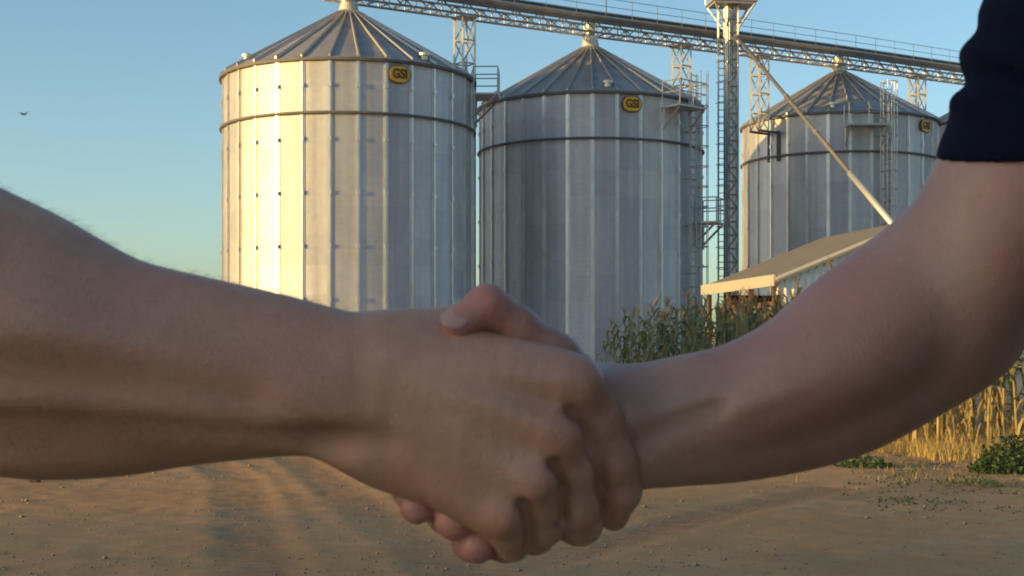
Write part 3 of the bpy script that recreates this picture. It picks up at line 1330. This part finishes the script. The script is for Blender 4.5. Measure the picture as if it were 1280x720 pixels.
b.add([(-.14, .02, -.005), (-.14, -.02, -.005), (-.26, -.05, 0), (-.26, .05, 0), (-.14, .02, -.015), (-.14, -.02, -.015), (-.26, -.05, -.008), (-.26, .05, -.008)],
      [(0, 1, 2, 3), (7, 6, 5, 4), (0, 4, 5, 1), (1, 5, 6, 2), (2, 6, 7, 3), (3, 7, 4, 0)])
b.build('tail', M['bird'], bird)

# ------------------------------------------------------------------ unseen building and trees added at left, outside the frame, to shade the yard
occluder_barn = empty('barn', (-18, -20.8, 0))  # added out of view to keep the low sun off the arms
tag(occluder_barn, 'long low metal machinery barn standing left of the yard', 'barn')
b = MB()
b.box((0, 0, 1.6), (4, 35.4, 3.2))
b.build('wall', M['white_sheet'], occluder_barn)
b = MB()
vs = [(-2.3, -17.8, 3.15), (2.3, -17.8, 3.15), (0, -17.8, 3.75), (-2.3, 17.8, 3.15), (2.3, 17.8, 3.15), (0, 17.8, 3.75)]
b.add(vs, [(0, 1, 2), (5, 4, 3), (1, 4, 5, 2), (0, 2, 5, 3), (0, 3, 4, 1)])
b.build('roof', M['shed_roof'], occluder_barn)
for y in (-11, 0, 11):
    b = MB()
    b.box((2.03, y, 1.4), (.08, 3.6, 2.8))
    b.build('door', M['dark_steel'], occluder_barn)


def tree_mesh(seed, H, clumps=70, leaves=45, wide=0):
    r2 = random.Random(seed)
    tb, lb = MB(), MB()
    tb.tube([(0, 0, -.1), (.05, 0, H * .25), (0, .08, H * .5), (0, 0, H * .85)], [.2, .16, .11, .03], 8)
    for i in range(9):
        a = r2.uniform(0, 6.28)
        z = H * r2.uniform(.25, .7)
        q = Vector((math.cos(a) * H * .22, math.sin(a) * H * .22, z + H * .18))
        tb.tube([(0, 0, z), q * .5 + Vector((0, 0, z * .52)), q], [.07, .045, .015], 5)
    for k in range(clumps):
        a, u = r2.uniform(0, 6.28), r2.uniform(.04, 1)
        rad = (wide or H * .33) * math.sqrt(max(0, 1 - ((u - .5) / .55) ** 2))
        q = rad * math.sqrt(r2.random())
        c = Vector((q * math.cos(a), q * math.sin(a), H * u))
        for j in range(leaves):
            d = Vector((r2.gauss(0, 1), r2.gauss(0, 1), r2.gauss(0, .8))) * min(H * .05, .6)
            p = c + d
            s = Vector((r2.gauss(0, 1), r2.gauss(0, 1), r2.gauss(0, 1))).normalized() * .16
            t = s.orthogonal().normalized() * .09
            lb.add([p - s, p + t, p + s, p - t], [(0, 1, 2, 3)])
    return tb, lb


tm = tree_mesh(1, 5.2)
tmesh, lmesh = tm[0].mesh('trunk', M['bark'], True), tm[1].mesh('crown', M['tree_leaf'])
tall = tree_mesh(4, 22.0, 150, 24, 3.4)
tallt, talll = tall[0].mesh('trunk', M['bark'], True), tall[1].mesh('crown', M['tree_leaf'])
for i, y in enumerate((-61.8, -60.3, -58.8, -57.3, -55.8)):
    o = empty('tree', (-140 + (i % 2) * 3, y, 0), i * 2.1)  # added sparse crowns, letting only part of the sun reach the yard
    tag(o, 'tall thin crowned tree in the far row left of the yard', 'tree', 'tall trees far left of the yard')
    link('trunk', tallt, o)
    link('crown', talll, o)
for i, (x, y) in enumerate([(-16, 16.6), (-16.3, 18.6), (-16, 20.6), (-16.2, 22.6), (-16, 24.6), (-16.3, 26.6), (-16, 28.6), (-16.2, 30.4), (-18, 17.5), (-18.2, 20), (-18, 22.5), (-18.2, 25), (-18, 27.5)]):
    o = empty('tree', (x, y, 0), i * 1.3)  # added out of view so the rear corn rows fall in shade
    o.scale = (1, 1, random.uniform(.85, 1.0))
    tag(o, 'dense green tree in the windbreak left of the yard', 'tree', 'trees of the windbreak')
    link('trunk', tmesh, o)
    link('crown', lmesh, o)

# ------------------------------------------------------------------ people
HS = 3000.0               # image pixels per metre at the depth of the clasped hands
Y0 = F / HS               # that depth, about 0.62 m


def hp(u, v, w):
    Y = Y0 + w / HS
    return np.array([(u - 640) / F * Y, Y, EYE + (HZ - v) / F * Y])


def hr(r, w):
    return r / HS * (Y0 + w / HS) / Y0


class Field:
    """signed distance field of smoothly joined tapered limbs, turned into one continuous skin"""
    def __init__(self, lo, hi, h):
        self.lo, self.h = np.array(lo, float), h
        self.n = np.ceil((np.array(hi) - self.lo) / h).astype(int) + 1
        self.ax = [(self.lo[i] + h * np.arange(self.n[i])).astype(np.float32) for i in range(3)]
        self.f = np.full(self.n, 0.2, np.float32)

    def box(self, pts, rs, pad):
        lo = np.min([p - r for p, r in zip(pts, rs)], 0) - pad
        hi = np.max([p + r for p, r in zip(pts, rs)], 0) + pad
        a = np.clip(np.floor((lo - self.lo) / self.h).astype(int), 0, self.n)
        b = np.clip(np.ceil((hi - self.lo) / self.h).astype(int) + 1, 0, self.n)
        return tuple(slice(i, j) for i, j in zip(a, b))

    def cone(self, p, q, ra, rb, sl):
        X = self.ax[0][sl[0]][:, None, None]
        Y = self.ax[1][sl[1]][None, :, None]
        Z = self.ax[2][sl[2]][None, None, :]
        d = q - p
        L2 = max(float(d @ d), 1e-12)
        t = np.clip(((X - p[0]) * d[0] + (Y - p[1]) * d[1] + (Z - p[2]) * d[2]) / L2, 0, 1)
        dist = np.sqrt((X - p[0] - t * d[0]) ** 2 + (Y - p[1] - t * d[1]) ** 2 + (Z - p[2] - t * d[2]) ** 2)
        return (dist - (ra + t * (rb - ra))).astype(np.float32)

    @staticmethod
    def smin(a, b, k):
        h = np.maximum(k - np.abs(a - b), 0) / k
        return np.minimum(a, b) - h * h * k * 0.25

    def chain(self, pts, rs, k, joint=0.002, target=None):
        f = self.f if target is None else target
        sl = self.box(pts, rs, k + 4 * self.h + 0.004)
        c = None
        for p, q, ra, rb in zip(pts[:-1], pts[1:], rs[:-1], rs[1:]):
            d = self.cone(p, q, ra, rb, sl)
            c = d if c is None else self.smin(c, d, joint)
        f[sl] = self.smin(f[sl], c, k)

    def finger(self, base, pts, rs, k, joint, k2):
        sl = self.box(pts, rs, k + 4 * self.h + 0.004)
        c = None
        for p, q, ra, rb in zip(pts[:-1], pts[1:], rs[:-1], rs[1:]):
            d = self.cone(p, q, ra, rb, sl)
            c = d if c is None else self.smin(c, d, joint)
        g = self.smin(base[sl], c, k)
        self.f[sl] = self.smin(self.f[sl], g, k2)

    def groove(self, pts, rs, k):
        """press a soft crease into the skin"""
        sl = self.box(pts, rs, k + 4 * self.h)
        c = None
        for p, q, ra, rb in zip(pts[:-1], pts[1:], rs[:-1], rs[1:]):
            d = self.cone(p, q, ra, rb, sl)
            c = d if c is None else np.minimum(c, d)
        self.f[sl] = -self.smin(-self.f[sl], c, k)

    def surface(self, smooth=6):
        f, n = self.f, self.n
        f[0], f[-1], f[:, 0], f[:, -1], f[:, :, 0], f[:, :, -1] = (0.1,) * 6
        s = f < 0
        c = np.zeros(n - 1, np.int8)
        for dx in (0, 1):
            for dy in (0, 1):
                for dz in (0, 1):
                    c += s[dx:n[0] - 1 + dx, dy:n[1] - 1 + dy, dz:n[2] - 1 + dz]
        act = np.argwhere((c > 0) & (c < 8))
        idx = np.full(n - 1, -1, np.int64)
        idx[tuple(act.T)] = np.arange(len(act))
        acc = np.zeros((len(act), 3))
        cnt = np.zeros(len(act))
        cor = [(a, b_, c_) for a in (0, 1) for b_ in (0, 1) for c_ in (0, 1)]
        val = {o: f[tuple((act + np.array(o)).T)].astype(float) for o in cor}
        for o in cor:
            for axn in range(3):
                if o[axn] == 0:
                    o2 = tuple(1 if i == axn else o[i] for i in range(3))
                    a, b_ = val[o], val[o2]
                    m = (a < 0) != (b_ < 0)
                    t = np.where(m, a / np.where(m, a - b_, 1), 0)
                    p = np.array(o, float)[None, :].repeat(len(act), 0)
                    p[:, axn] = t
                    acc[m] += p[m]
                    cnt[m] += 1
        v = self.lo + (act + acc / cnt[:, None]) * self.h
        faces = []
        for axn in range(3):
            sh = [slice(None)] * 3
            sh2 = [slice(None)] * 3
            sh[axn], sh2[axn] = slice(0, -1), slice(1, None)
            e = np.argwhere(s[tuple(sh)] != s[tuple(sh2)])
            b1, b2 = (axn + 1) % 3, (axn + 2) % 3
            ok = (e[:, b1] > 0) & (e[:, b2] > 0) & (e[:, b1] < n[b1] - 1) & (e[:, b2] < n[b2] - 1)
            e = e[ok]
            q = []
            for (o1, o2) in ((-1, -1), (0, -1), (0, 0), (-1, 0)):
                g = e.copy()
                g[:, b1] += o1
                g[:, b2] += o2
                q.append(idx[tuple(g.T)])
            q = np.stack(q, 1)
            ins = s[tuple(e.T)]
            q[~ins] = q[~ins][:, ::-1]
            faces.append(q)
        fa = np.concatenate(faces)
        ed = np.concatenate([fa[:, [0, 1]], fa[:, [1, 2]], fa[:, [2, 3]], fa[:, [3, 0]]])
        deg = np.bincount(ed[:, 0], minlength=len(v))[:, None].astype(float)
        deg[deg == 0] = 1
        for it in range(smooth):
            sm = np.stack([np.bincount(ed[:, 0], weights=v[ed[:, 1], i], minlength=len(v)) for i in range(3)], 1) / deg
            lam = 0.6 if it % 2 == 0 else -0.55
            v = v + lam * (sm - v)
        return v, fa


def spline(c, m=5):
    """Catmull-Rom through (u, v, w, r) rows, m steps per span"""
    c = np.array(c, float)
    P = np.vstack([2 * c[0] - c[1], c, 2 * c[-1] - c[-2]])
    out = []
    for i in range(1, len(P) - 2):
        for j in range(m):
            t = j / m
            a, b_, d, e = P[i - 1], P[i], P[i + 1], P[i + 2]
            out.append(.5 * (2 * b_ + (d - a) * t + (2 * a - 5 * b_ + 4 * d - e) * t * t + (3 * b_ - a - 3 * d + e) * t ** 3))
    out.append(P[-2])
    return np.array(out)


def pr(rows):
    return [hp(*r[:3]) for r in rows], [hr(r[3], r[2]) for r in rows]


px_ = 1 / HS

# ---- the arm reaching in from the left: back of the right hand towards us
L_ARM = [
    # upper / radial mass
    [(-420, 300, 5, 96), (-310, 318, 4, 108), (-180, 290, 0, 114), (0, 353, 0, 106), (80, 377, 0, 88), (150, 400, 0, 77), (250, 418, 0, 70), (340, 430, 0, 62), (430, 447, 0, 56), (500, 452, 5, 51)],
    # extensor belly, bulging to the camera
    [(-330, 385, -10, 84), (-180, 392, -38, 82), (0, 408, -52, 74), (110, 425, -42, 66), (230, 446, -30, 54), (360, 466, -16, 48), (450, 478, -10, 46)],
    # ulnar side
    [(-340, 420, 5, 98), (-180, 440, -10, 92), (0, 462, -18, 82), (150, 474, -16, 74), (300, 492, -10, 64), (400, 502, -4, 58), (450, 516, 0, 56)],
    # elbow and upper arm, out of the frame
    [(-330, 405, 12, 116), (-400, 345, 12, 122), (-560, 170, 16, 126), (-740, -30, 20, 136)],
    # flexor mass hanging behind and below
    [(-340, 440, 35, 92), (-180, 490, 45, 92), (0, 514, 46, 80), (70, 519, 45, 79), (150, 517, 43, 76), (220, 510, 40, 72), (300, 508, 32, 65), (380, 505, 22, 62), (440, 512, 14, 58)],
]
L_PALM = [
    [(495, 452, 0, 50), (600, 460, -8, 44), (680, 471, -10, 38), (721, 479, -21, 30)],
    [(495, 478, -6, 48), (600, 504, -16, 42), (665, 530, -20, 36), (699, 541, -30, 29)],
    [(492, 505, -2, 48), (580, 545, -14, 42), (635, 582, -18, 35), (671, 597, -28, 27)],
    [(485, 530, 6, 48), (560, 582, -2, 42), (602, 622, -4, 34), (630, 642, -19, 24)],
    [(440, 530, 14, 50), (472, 552, 22, 52), (510, 572, 26, 48), (565, 592, 26, 46), (618, 632, 22, 34)],
    [(480, 440, 20, 46), (540, 424, 24, 36), (585, 417, 30, 33)],
    # the webs between the knuckles
    [(722, 498, 24, 24), (704, 555, 20, 24), (675, 610, 18, 22), (636, 650, 22, 20)],
    # faint extensor tendons
    [(530, 462, -37, 6), (610, 464, -43, 6), (700, 477, -43, 6)],
    [(525, 482, -44, 6), (600, 503, -51, 6), (678, 534, -51, 6)],
]
L_FING = [
    [(718, 482, -10, 32), (746, 522, 20, 31), (768, 576, 46, 28.5), (776, 614, 66, 25), (767, 645, 92, 19)],
    [(695, 544, -18, 31), (717, 582, 15, 33), (722, 628, 38, 33), (724, 652, 70, 29), (706, 655, 102, 22)],
    [(667, 599, -17, 28), (679, 628, 12, 29), (677, 655, 36, 28), (668, 667, 66, 25), (646, 664, 98, 20)],
    [(627, 644, -8, 25), (638, 664, 16, 24), (640, 678, 38, 22.5), (632, 682, 68, 20), (614, 677, 92, 17)],
    [(585, 417, 30, 32), (660, 428, 62, 27), (722, 462, 92, 23)],
]
# ---- the arm reaching in from the right: palm towards us behind the other hand
R_ARM = [
    [(755, 520, 92, 44), (800, 514, 98, 54), (850, 503, 104, 56), (920, 493, 114, 62), (1000, 466, 130, 74), (1070, 425, 148, 88), (1130, 385, 165, 92), (1185, 345, 172, 92)],
    [(760, 556, 96, 46), (800, 556, 102, 52), (850, 553, 114, 53), (920, 544, 132, 57), (1000, 524, 154, 63), (1070, 492, 176, 72), (1140, 442, 194, 82), (1195, 400, 196, 88)],
    [(780, 535, 72, 36), (870, 524, 84, 42), (980, 484, 96, 58), (1080, 430, 112, 66), (1150, 388, 134, 66)],
    [(772, 548, 48, 6), (810, 542, 45, 6), (860, 526, 41, 6), (925, 508, 42, 5), (985, 488, 44, 4)],
    [(775, 522, 46, 5), (830, 514, 48, 5), (900, 498, 52, 4)],
    [(1175, 395, 172, 96), (1222, 322, 164, 99), (1264, 245, 154, 100), (1284, 195, 150, 98), (1306, 140, 146, 88), (1345, 20, 140, 88), (1400, -150, 130, 100), (1450, -300, 120, 110)],
    [(1180, 400, 160, 60), (1215, 350, 130, 72), (1268, 255, 128, 84), (1290, 195, 134, 72), (1306, 150, 142, 60)],
]
R_PALM = [
    [(775, 505, 92, 44), (700, 488, 104, 40), (617, 486, 110, 33)],
    [(775, 528, 104, 44), (700, 520, 116, 40), (627, 531, 118, 33)],
    [(775, 552, 104, 42), (705, 556, 114, 38), (647, 576, 114, 31)],
    [(772, 572, 96, 38), (715, 584, 106, 34), (676, 608, 104, 28)],
    [(772, 520, 70, 40), (735, 495, 50, 35), (692, 446, 30, 28)],
]
R_FING = [
    [(615, 486, 110, 33), (540, 560, 122, 28), (517, 612, 84, 25), (522, 633, 34, 22.5)],
    [(627, 531, 118, 33), (567, 604, 128, 29), (560, 640, 88, 27), (570, 650, 30, 27)],
    [(647, 576, 114, 31), (603, 648, 122, 26), (591, 676, 86, 25), (597, 682, 34, 23)],
    [(676, 608, 104, 28), (648, 664, 112, 23), (628, 680, 92, 20), (622, 684, 62, 18)],
    [(692, 446, 30, 28), (648, 408, 8, 24), (609, 382, -8, 25.5), (572, 405, -22, 21)],
]


def build_arm(arm, palm, fingers, h, k_arm, creases=(), margin=0.012):
    allp, allr = [], []
    for rows in arm + palm + fingers:
        p, r = pr(rows)
        allp += p
        allr += r
    lo = np.min([p - r for p, r in zip(allp, allr)], 0) - margin
    hi = np.max([p + r for p, r in zip(allp, allr)], 0) + margin
    fd = Field(lo, hi, h)
    for rows in arm:
        fd.chain(*pr(spline(rows)), k_arm)
    for rows in palm:
        fd.chain(*pr(spline(rows, 4)), 0.0090)
    base = fd.f.copy()
    for rows in fingers:
        fd.finger(base, *pr(rows), 0.0070, 0.0035, 0.0010)
    for (rows, k) in creases:
        fd.groove(*pr(rows), k)
    return fd.surface(8)


L_CREASE = [
    # between the extensor belly and the ulna, and the long crease above the flexor mass
    ([(-60, 466, -129, 10), (60, 480, -120, 10), (180, 494, -107, 9), (300, 508, -90, 6)], 0.020),
    ([(-60, 534, -76, 9), (60, 539, -74, 9), (200, 547, -65, 8), (320, 556, -54, 7), (410, 560, -41, 6)], 0.014),
    ([(405, 556, -42, 8), (450, 554, -51, 6), (478, 556, -56, 4)], 0.014),
    # between the knuckles
    ([(714, 517, -40, 3), (731, 549, -12, 5), (748, 600, 18, 6), (752, 645, 44, 7)], 0.007),
    ([(690, 580, -38, 3), (699, 610, -8, 5), (701, 648, 16, 5)], 0.007),
    ([(653, 628, -34, 3), (659, 652, -6, 4), (661, 682, 20, 5)], 0.006),
]
R_CREASE = [
    ([(800, 556, 28, 5), (850, 532, 28, 6), (900, 512, 30, 5)], 0.010),
]


def body_parts(facing, bx, by):
    """rest of a standing person, coarse, out of the frame: returns fields for skin and clothes"""
    def P(x, y, z):
        return np.array([bx + facing * x, by + facing * y, z])
    return P


def chain_field(chains, h, k, pad=0.03):
    ap = [p for c in chains for p in c[0]]
    ar = [r for c in chains for r in c[1]]
    lo = np.min([p - r for p, r in zip(ap, ar)], 0) - pad
    hi = np.max([p + r for p, r in zip(ap, ar)], 0) + pad
    fd = Field(lo, hi, h)
    for (p, r) in chains:
        fd.chain(p, r, k, 0.01)
    return fd


def person(label, facing, bx, by, arm_v, arm_f, shoulder, skin, shirt_m, trouser_m, flush_pts, sleeve):
    P = body_parts(facing, bx, by)
    # head, neck, free arm with hand: coarse skin merged into the same mesh as the fine arm
    sh2 = P(0, .19, 1.44)
    skinc = [
        ([P(0, 0, 1.38), P(.01, 0, 1.50), P(.02, 0, 1.56)], [.07, .058, .056]),
        ([P(.015, 0, 1.66), P(.02, 0, 1.70)], [.088, .088]),
        ([P(.045, 0, 1.575), P(.05, 0, 1.63), P(.05, 0, 1.68)], [.048, .06, .072]),
        ([P(.105, 0, 1.66), P(.128, 0, 1.63), P(.112, 0, 1.612)], [.012, .016, .014]),
        ([P(.095, -.022, 1.585), P(.10, .022, 1.585)], [.014, .014]),
        ([P(0.0, -.088, 1.64), P(-.01, -.092, 1.67)], [.016, .02]),
        ([P(0.0, .088, 1.64), P(-.01, .092, 1.67)], [.016, .02]),
        ([sh2, P(-.02, .25, 1.15), P(.06, .26, .90)], [.052, .042, .03]),
        ([P(.06, .26, .90), P(.075, .262, .83)], [.034, .036]),
        ([P(.085, .245, .80), P(.12, .232, .77), P(.125, .228, .74)], [.016, .012, .011]),
        ([P(.095, .256, .79), P(.11, .256, .72), P(.10, .256, .68)], [.012, .011, .010]),
        ([P(.080, .265, .79), P(.09, .268, .71), P(.08, .268, .67)], [.012, .011, .010]),
        ([P(.065, .270, .79), P(.07, .276, .715), P(.062, .276, .68)], [.012, .011, .010]),
        ([P(.050, .272, .79), P(.05, .280, .73), P(.045, .280, .70)], [.011, .010, .009]),
        ([P(0, 0, 1.38), P(0, 0, 1.1), P(0, 0, .95)], [.09, .10, .10]),
        ([P(0, -.09, .92), P(.01, -.10, .5), P(-.01, -.11, .07)], [.08, .055, .04]),
        ([P(0, .09, .92), P(.01, .10, .5), P(-.01, .11, .07)], [.08, .055, .04]),
    ]
    v2, f2 = chain_field(skinc, 0.008, 0.014).surface(6)
    v = np.vstack([arm_v, v2])
    f = np.vstack([arm_f, f2 + len(arm_v)])
    base = np.array([bx, by, 0.0])
    me = np_mesh('person', v - base, f, skin)
    fl = np.zeros(len(v), np.float32)
    for (q, rad, s) in flush_pts:
        d = np.linalg.norm(v - q, axis=1)
        fl = np.maximum(fl, s * np.clip(1.25 - d / rad, 0, 1))
    a = me.attributes.new('flush', 'FLOAT', 'POINT')
    a.data.foreach_set('value', fl)
    o = link('person', me, None, base)
    tag(o, label, 'person', 'two people shaking hands')

    def child(name, fd, m, smooth=6):
        vv, ff = fd.surface(smooth)
        return link(name, np_mesh(name, vv - base, ff, m), o)
    s1 = np.array(shoulder)
    shirt = [
        ([P(0, -.10, 1.36), P(0, .10, 1.36)], [.115, .115]),
        ([P(.0, -.07, 1.2), P(.0, .07, 1.2)], [.125, .125]),
        ([P(.0, -.08, .98), P(.0, .08, .98)], [.125, .125]),
        ([P(.0, -.09, 1.4), s1], [.085, .072]),
        ([P(.0, .12, 1.40), sh2], [.08, .072]),
        ([sh2, P(-.015, .235, 1.21)], [.072, .064]),
        ([P(0, 0, 1.40), P(.005, 0, 1.46)], [.085, .072]),
        sleeve,
    ]
    fd = chain_field(shirt, 0.006, 0.02)
    return o, P, fd, child


Lv, Lf = build_arm(L_ARM, L_PALM, L_FING, 0.00135, 0.0065, L_CREASE)
Rv, Rf = build_arm(R_ARM, R_PALM, R_FING, 0.0015, 0.0075, R_CREASE)
print('arm verts', len(Lv), len(Rv))


def tips(rows, rad, s):
    return [(hp(*r[-1][:3]), rad, s) for r in rows]


def leg_clothes(P, child):
    child('trousers', chain_field([
        ([P(0, -.08, .95), P(0, .08, .95)], [.128, .128]),
        ([P(0, -.09, .92), P(.01, -.10, .5), P(-.01, -.11, .09)], [.11, .078, .062]),
        ([P(0, .09, .92), P(.01, .10, .5), P(-.01, .11, .09)], [.11, .078, .062])], 0.008, 0.02), M['denim'])
    for s in (-1, 1):
        fd = chain_field([([P(-.05, s * .11, .045), P(.05, s * .115, .045), P(.17, s * .125, .035)], [.045, .045, .035]),
                          ([P(-.01, s * .11, .1), P(-.02, s * .11, .05)], [.05, .045])], 0.005, 0.02)
        sl = int(round((0.0 - fd.lo[2]) / fd.h))
        z = fd.ax[2][None, None, :]
        fd.f = np.maximum(fd.f, (0.0015 - z)).astype(np.float32)
        child('shoe', fd, M['leather'], 2)
    child('hair', chain_field([([P(-.02, 0, 1.69), P(.01, 0, 1.725)], [.096, .086]), ([P(-.045, 0, 1.62), P(-.03, 0, 1.68)], [.07, .08])], 0.006, 0.02), M['hair'])


# left person
fl = [(hp(722, 476, -38), .012, .2), (hp(700, 539, -46), .012, .3), (hp(673, 596, -40), .012, .3), (hp(632, 642, -24), .011, .4)]
sleeveL = ([np.array([-.52, .62, 1.42]), np.array([-.42, .62, 1.32])], [.075, .066])
o, P, fd, child = person('person at left extending a bare right forearm, back of the hand towards the camera', 1, -.54, .82, Lv, Lf,
                         (-.53, .63, 1.42), M['skin_left'], M['grey_cloth'], M['denim'], fl, sleeveL)
LP = o
child('shirt', fd, M['grey_cloth'])
leg_clothes(P, child)
# a bit of upper arm for the left person joins the elbow to the shoulder inside the sleeve
up = chain_field([([hp(-690, 20, 20), np.array([-.46, .625, 1.36]), np.array([-.53, .63, 1.42])], [.044, .050, .056])], 0.005, 0.01)
vv, ff = up.surface(4)
me = o.data
bm = bmesh.new()
bm.from_mesh(me)
vs = [bm.verts.new(p - np.array(o.location)) for p in vv]
for q in ff:
    bm.faces.new([vs[i] for i in q]).smooth = True
bm.to_mesh(me)
bm.free()

# right person, navy sleeve
fl = tips(R_FING[:4], .012, .6) + [(hp(575, 404, -30), .011, .6), (hp(609, 380, -25), .013, .85), (hp(640, 402, 0), .012, .4)]
sleeveR = ([np.array([.33, .66, 1.43]), hp(1400, -120, 132)], [.075, .060])
o, P, fd, child = person('person at right in a navy short sleeve, thumb clasped over the other hand', -1, .40, .475, Rv, Rf,
                         (.335, .66, 1.43), M['skin_right'], M['navy'], M['denim'], fl, sleeveR)
child('shirt', fd, M['navy'])
leg_clothes(P, child)
# the sleeve seen in the picture: a loose tube with a hem, hollow below
rows = [(1266, 275, 150, 112), (1294, 205, 148, 113), (1310, 150, 145, 113), (1324, 90, 144, 114), (1348, 20, 140, 116), (1380, -100, 132, 132), (1430, -260, 124, 142)]
sp, sr = pr(spline(rows))
inner = [r - .003 for r in sr]
lo = np.min([p - r for p, r in zip(sp, sr)], 0) - .01
hi = np.max([p + r for p, r in zip(sp, sr)], 0) + .01
fd = Field(lo, hi, 0.0015)
fd.chain(sp, sr, .004)
fi = Field(lo, hi, 0.0015)
fi.chain(sp, inner, .004)
XX, YY, ZZ = np.meshgrid(*fd.ax, indexing='ij')
# wrinkles run round the sleeve
axd = sp[8] - sp[2]
axd = axd / np.linalg.norm(axd)
s_ = (XX - sp[4][0]) * axd[0] + (YY - sp[4][1]) * axd[1] + (ZZ - sp[4][2]) * axd[2]
wr = 0.0015 * np.sin(s_ * 2 * np.pi / .037 + 14 * (YY - .66) + 2.0 * np.sin(XX * 60)) + .0016 * np.sin(s_ * 2 * np.pi / .021 - 30 * (YY - .66) + 9 * XX)
grow = np.clip((s_ + .015) / .04, 0, 1)
fd.f -= (wr * grow).astype(np.float32)
fi.f -= (wr * grow).astype(np.float32)
hc = hp(1240, 192, 152)
hn = np.array([-.10, -.22, 1.0])
hn /= np.linalg.norm(hn)
plane = -((XX - hc[0]) * hn[0] + (YY - hc[1]) * hn[1] + (ZZ - hc[2]) * hn[2])
hem = (np.clip((.017 + plane) / .002, 0, 1) * np.clip(-plane / .0005 + 1, 0, 1)).astype(np.float32)
fd.f -= .0011 * hem
fd.f = np.maximum(np.maximum(fd.f, -fi.f), plane).astype(np.float32)
child('sleeve', fd, M['navy'], 4)


# nails: thin curved plates bedded in the finger tips
def nail(parent, tip, back, facing, rx, ry):
    """tip, back: joint points of the last segment; facing: direction the nail looks"""
    d = Vector(tip - back).normalized()
    n_ = Vector(facing)
    n_ = (n_ - d * n_.dot(d)).normalized()
    s = d.cross(n_)
    b = MB()
    vs, fs = [], []
    g = 9
    for layer in (0, 1):
        for i in range(g):
            for j in range(g):
                a, c = -1 + 2 * i / (g - 1), -1 + 2 * j / (g - 1)
                x, y = a * (1 - .5 * c * c) ** .5, c * (1 - .5 * a * a) ** .5
                z = -.42 * rx * y * y * .8 - .10 * ry * x * x - layer * .0012
                vs.append(d * (x * ry) + s * (y * rx) + n_ * z)
    for i in range(g - 1):
        for j in range(g - 1):
            q = (i * g + j, (i + 1) * g + j, (i + 1) * g + j + 1, i * g + j + 1)
            fs.append(q)
            fs.append(tuple(t + g * g for t in q[::-1]))
    b.add(vs, fs)
    return b.build('fingernail', M['nail'], parent, True), d, n_


tb, tt = hp(609, 382, -8), hp(572, 405, -22)
rt = hr(21, -22)
no, d, n_ = nail(o, tt, tb, (-.30, -1.0, .55), .0056, .0062)
no.location = Vector(tt) + d * .0006 + n_ * (rt - .0001) - Vector(o.location)

# fine hair along the left forearm: one soft fuzz, rooted in the skin
r4 = np.random.default_rng(3)
b = MB()
ctr = []
Yv = Lv[:, 1]
uu = 640 + F * Lv[:, 0] / Yv
vv_ = HZ - F * (Lv[:, 2] - EYE) / Yv
okv = np.where((uu > -60) & (uu < 440) & (vv_ < 560 - .0 * uu) & (Lv[:, 1] < Y0 + .012))[0]
axis_c = lambda u: hp(u, 440 + .05 * u, 0)
pick = r4.choice(okv, 2200, replace=False)
for i in pick:
    p = Vector(Lv[i])
    c = Vector(axis_c(uu[i]))
    n_ = (p - c)
    n_.x = 0
    n_.normalize()
    g = Vector((r4.uniform(.5, 1.1), r4.normal(0, .15), -.35 + r4.normal(0, .2)))
    g = (g - n_ * g.dot(n_)).normalized()
    L = r4.uniform(.0025, .006)
    q1 = p + (n_ * .4 + g * .75) * L * .5
    q2 = q1 + (n_ * .12 + g * .9) * L * .55
    b.tube([p - n_ * .0005, q1, q2], [.00004, .000035, .000015], 3, False)
me = b.mesh('arm_hair', M['arm_hair'])
me.transform(Matrix.Translation(-Vector(LP.location)))
link('arm_hair', me, LP)
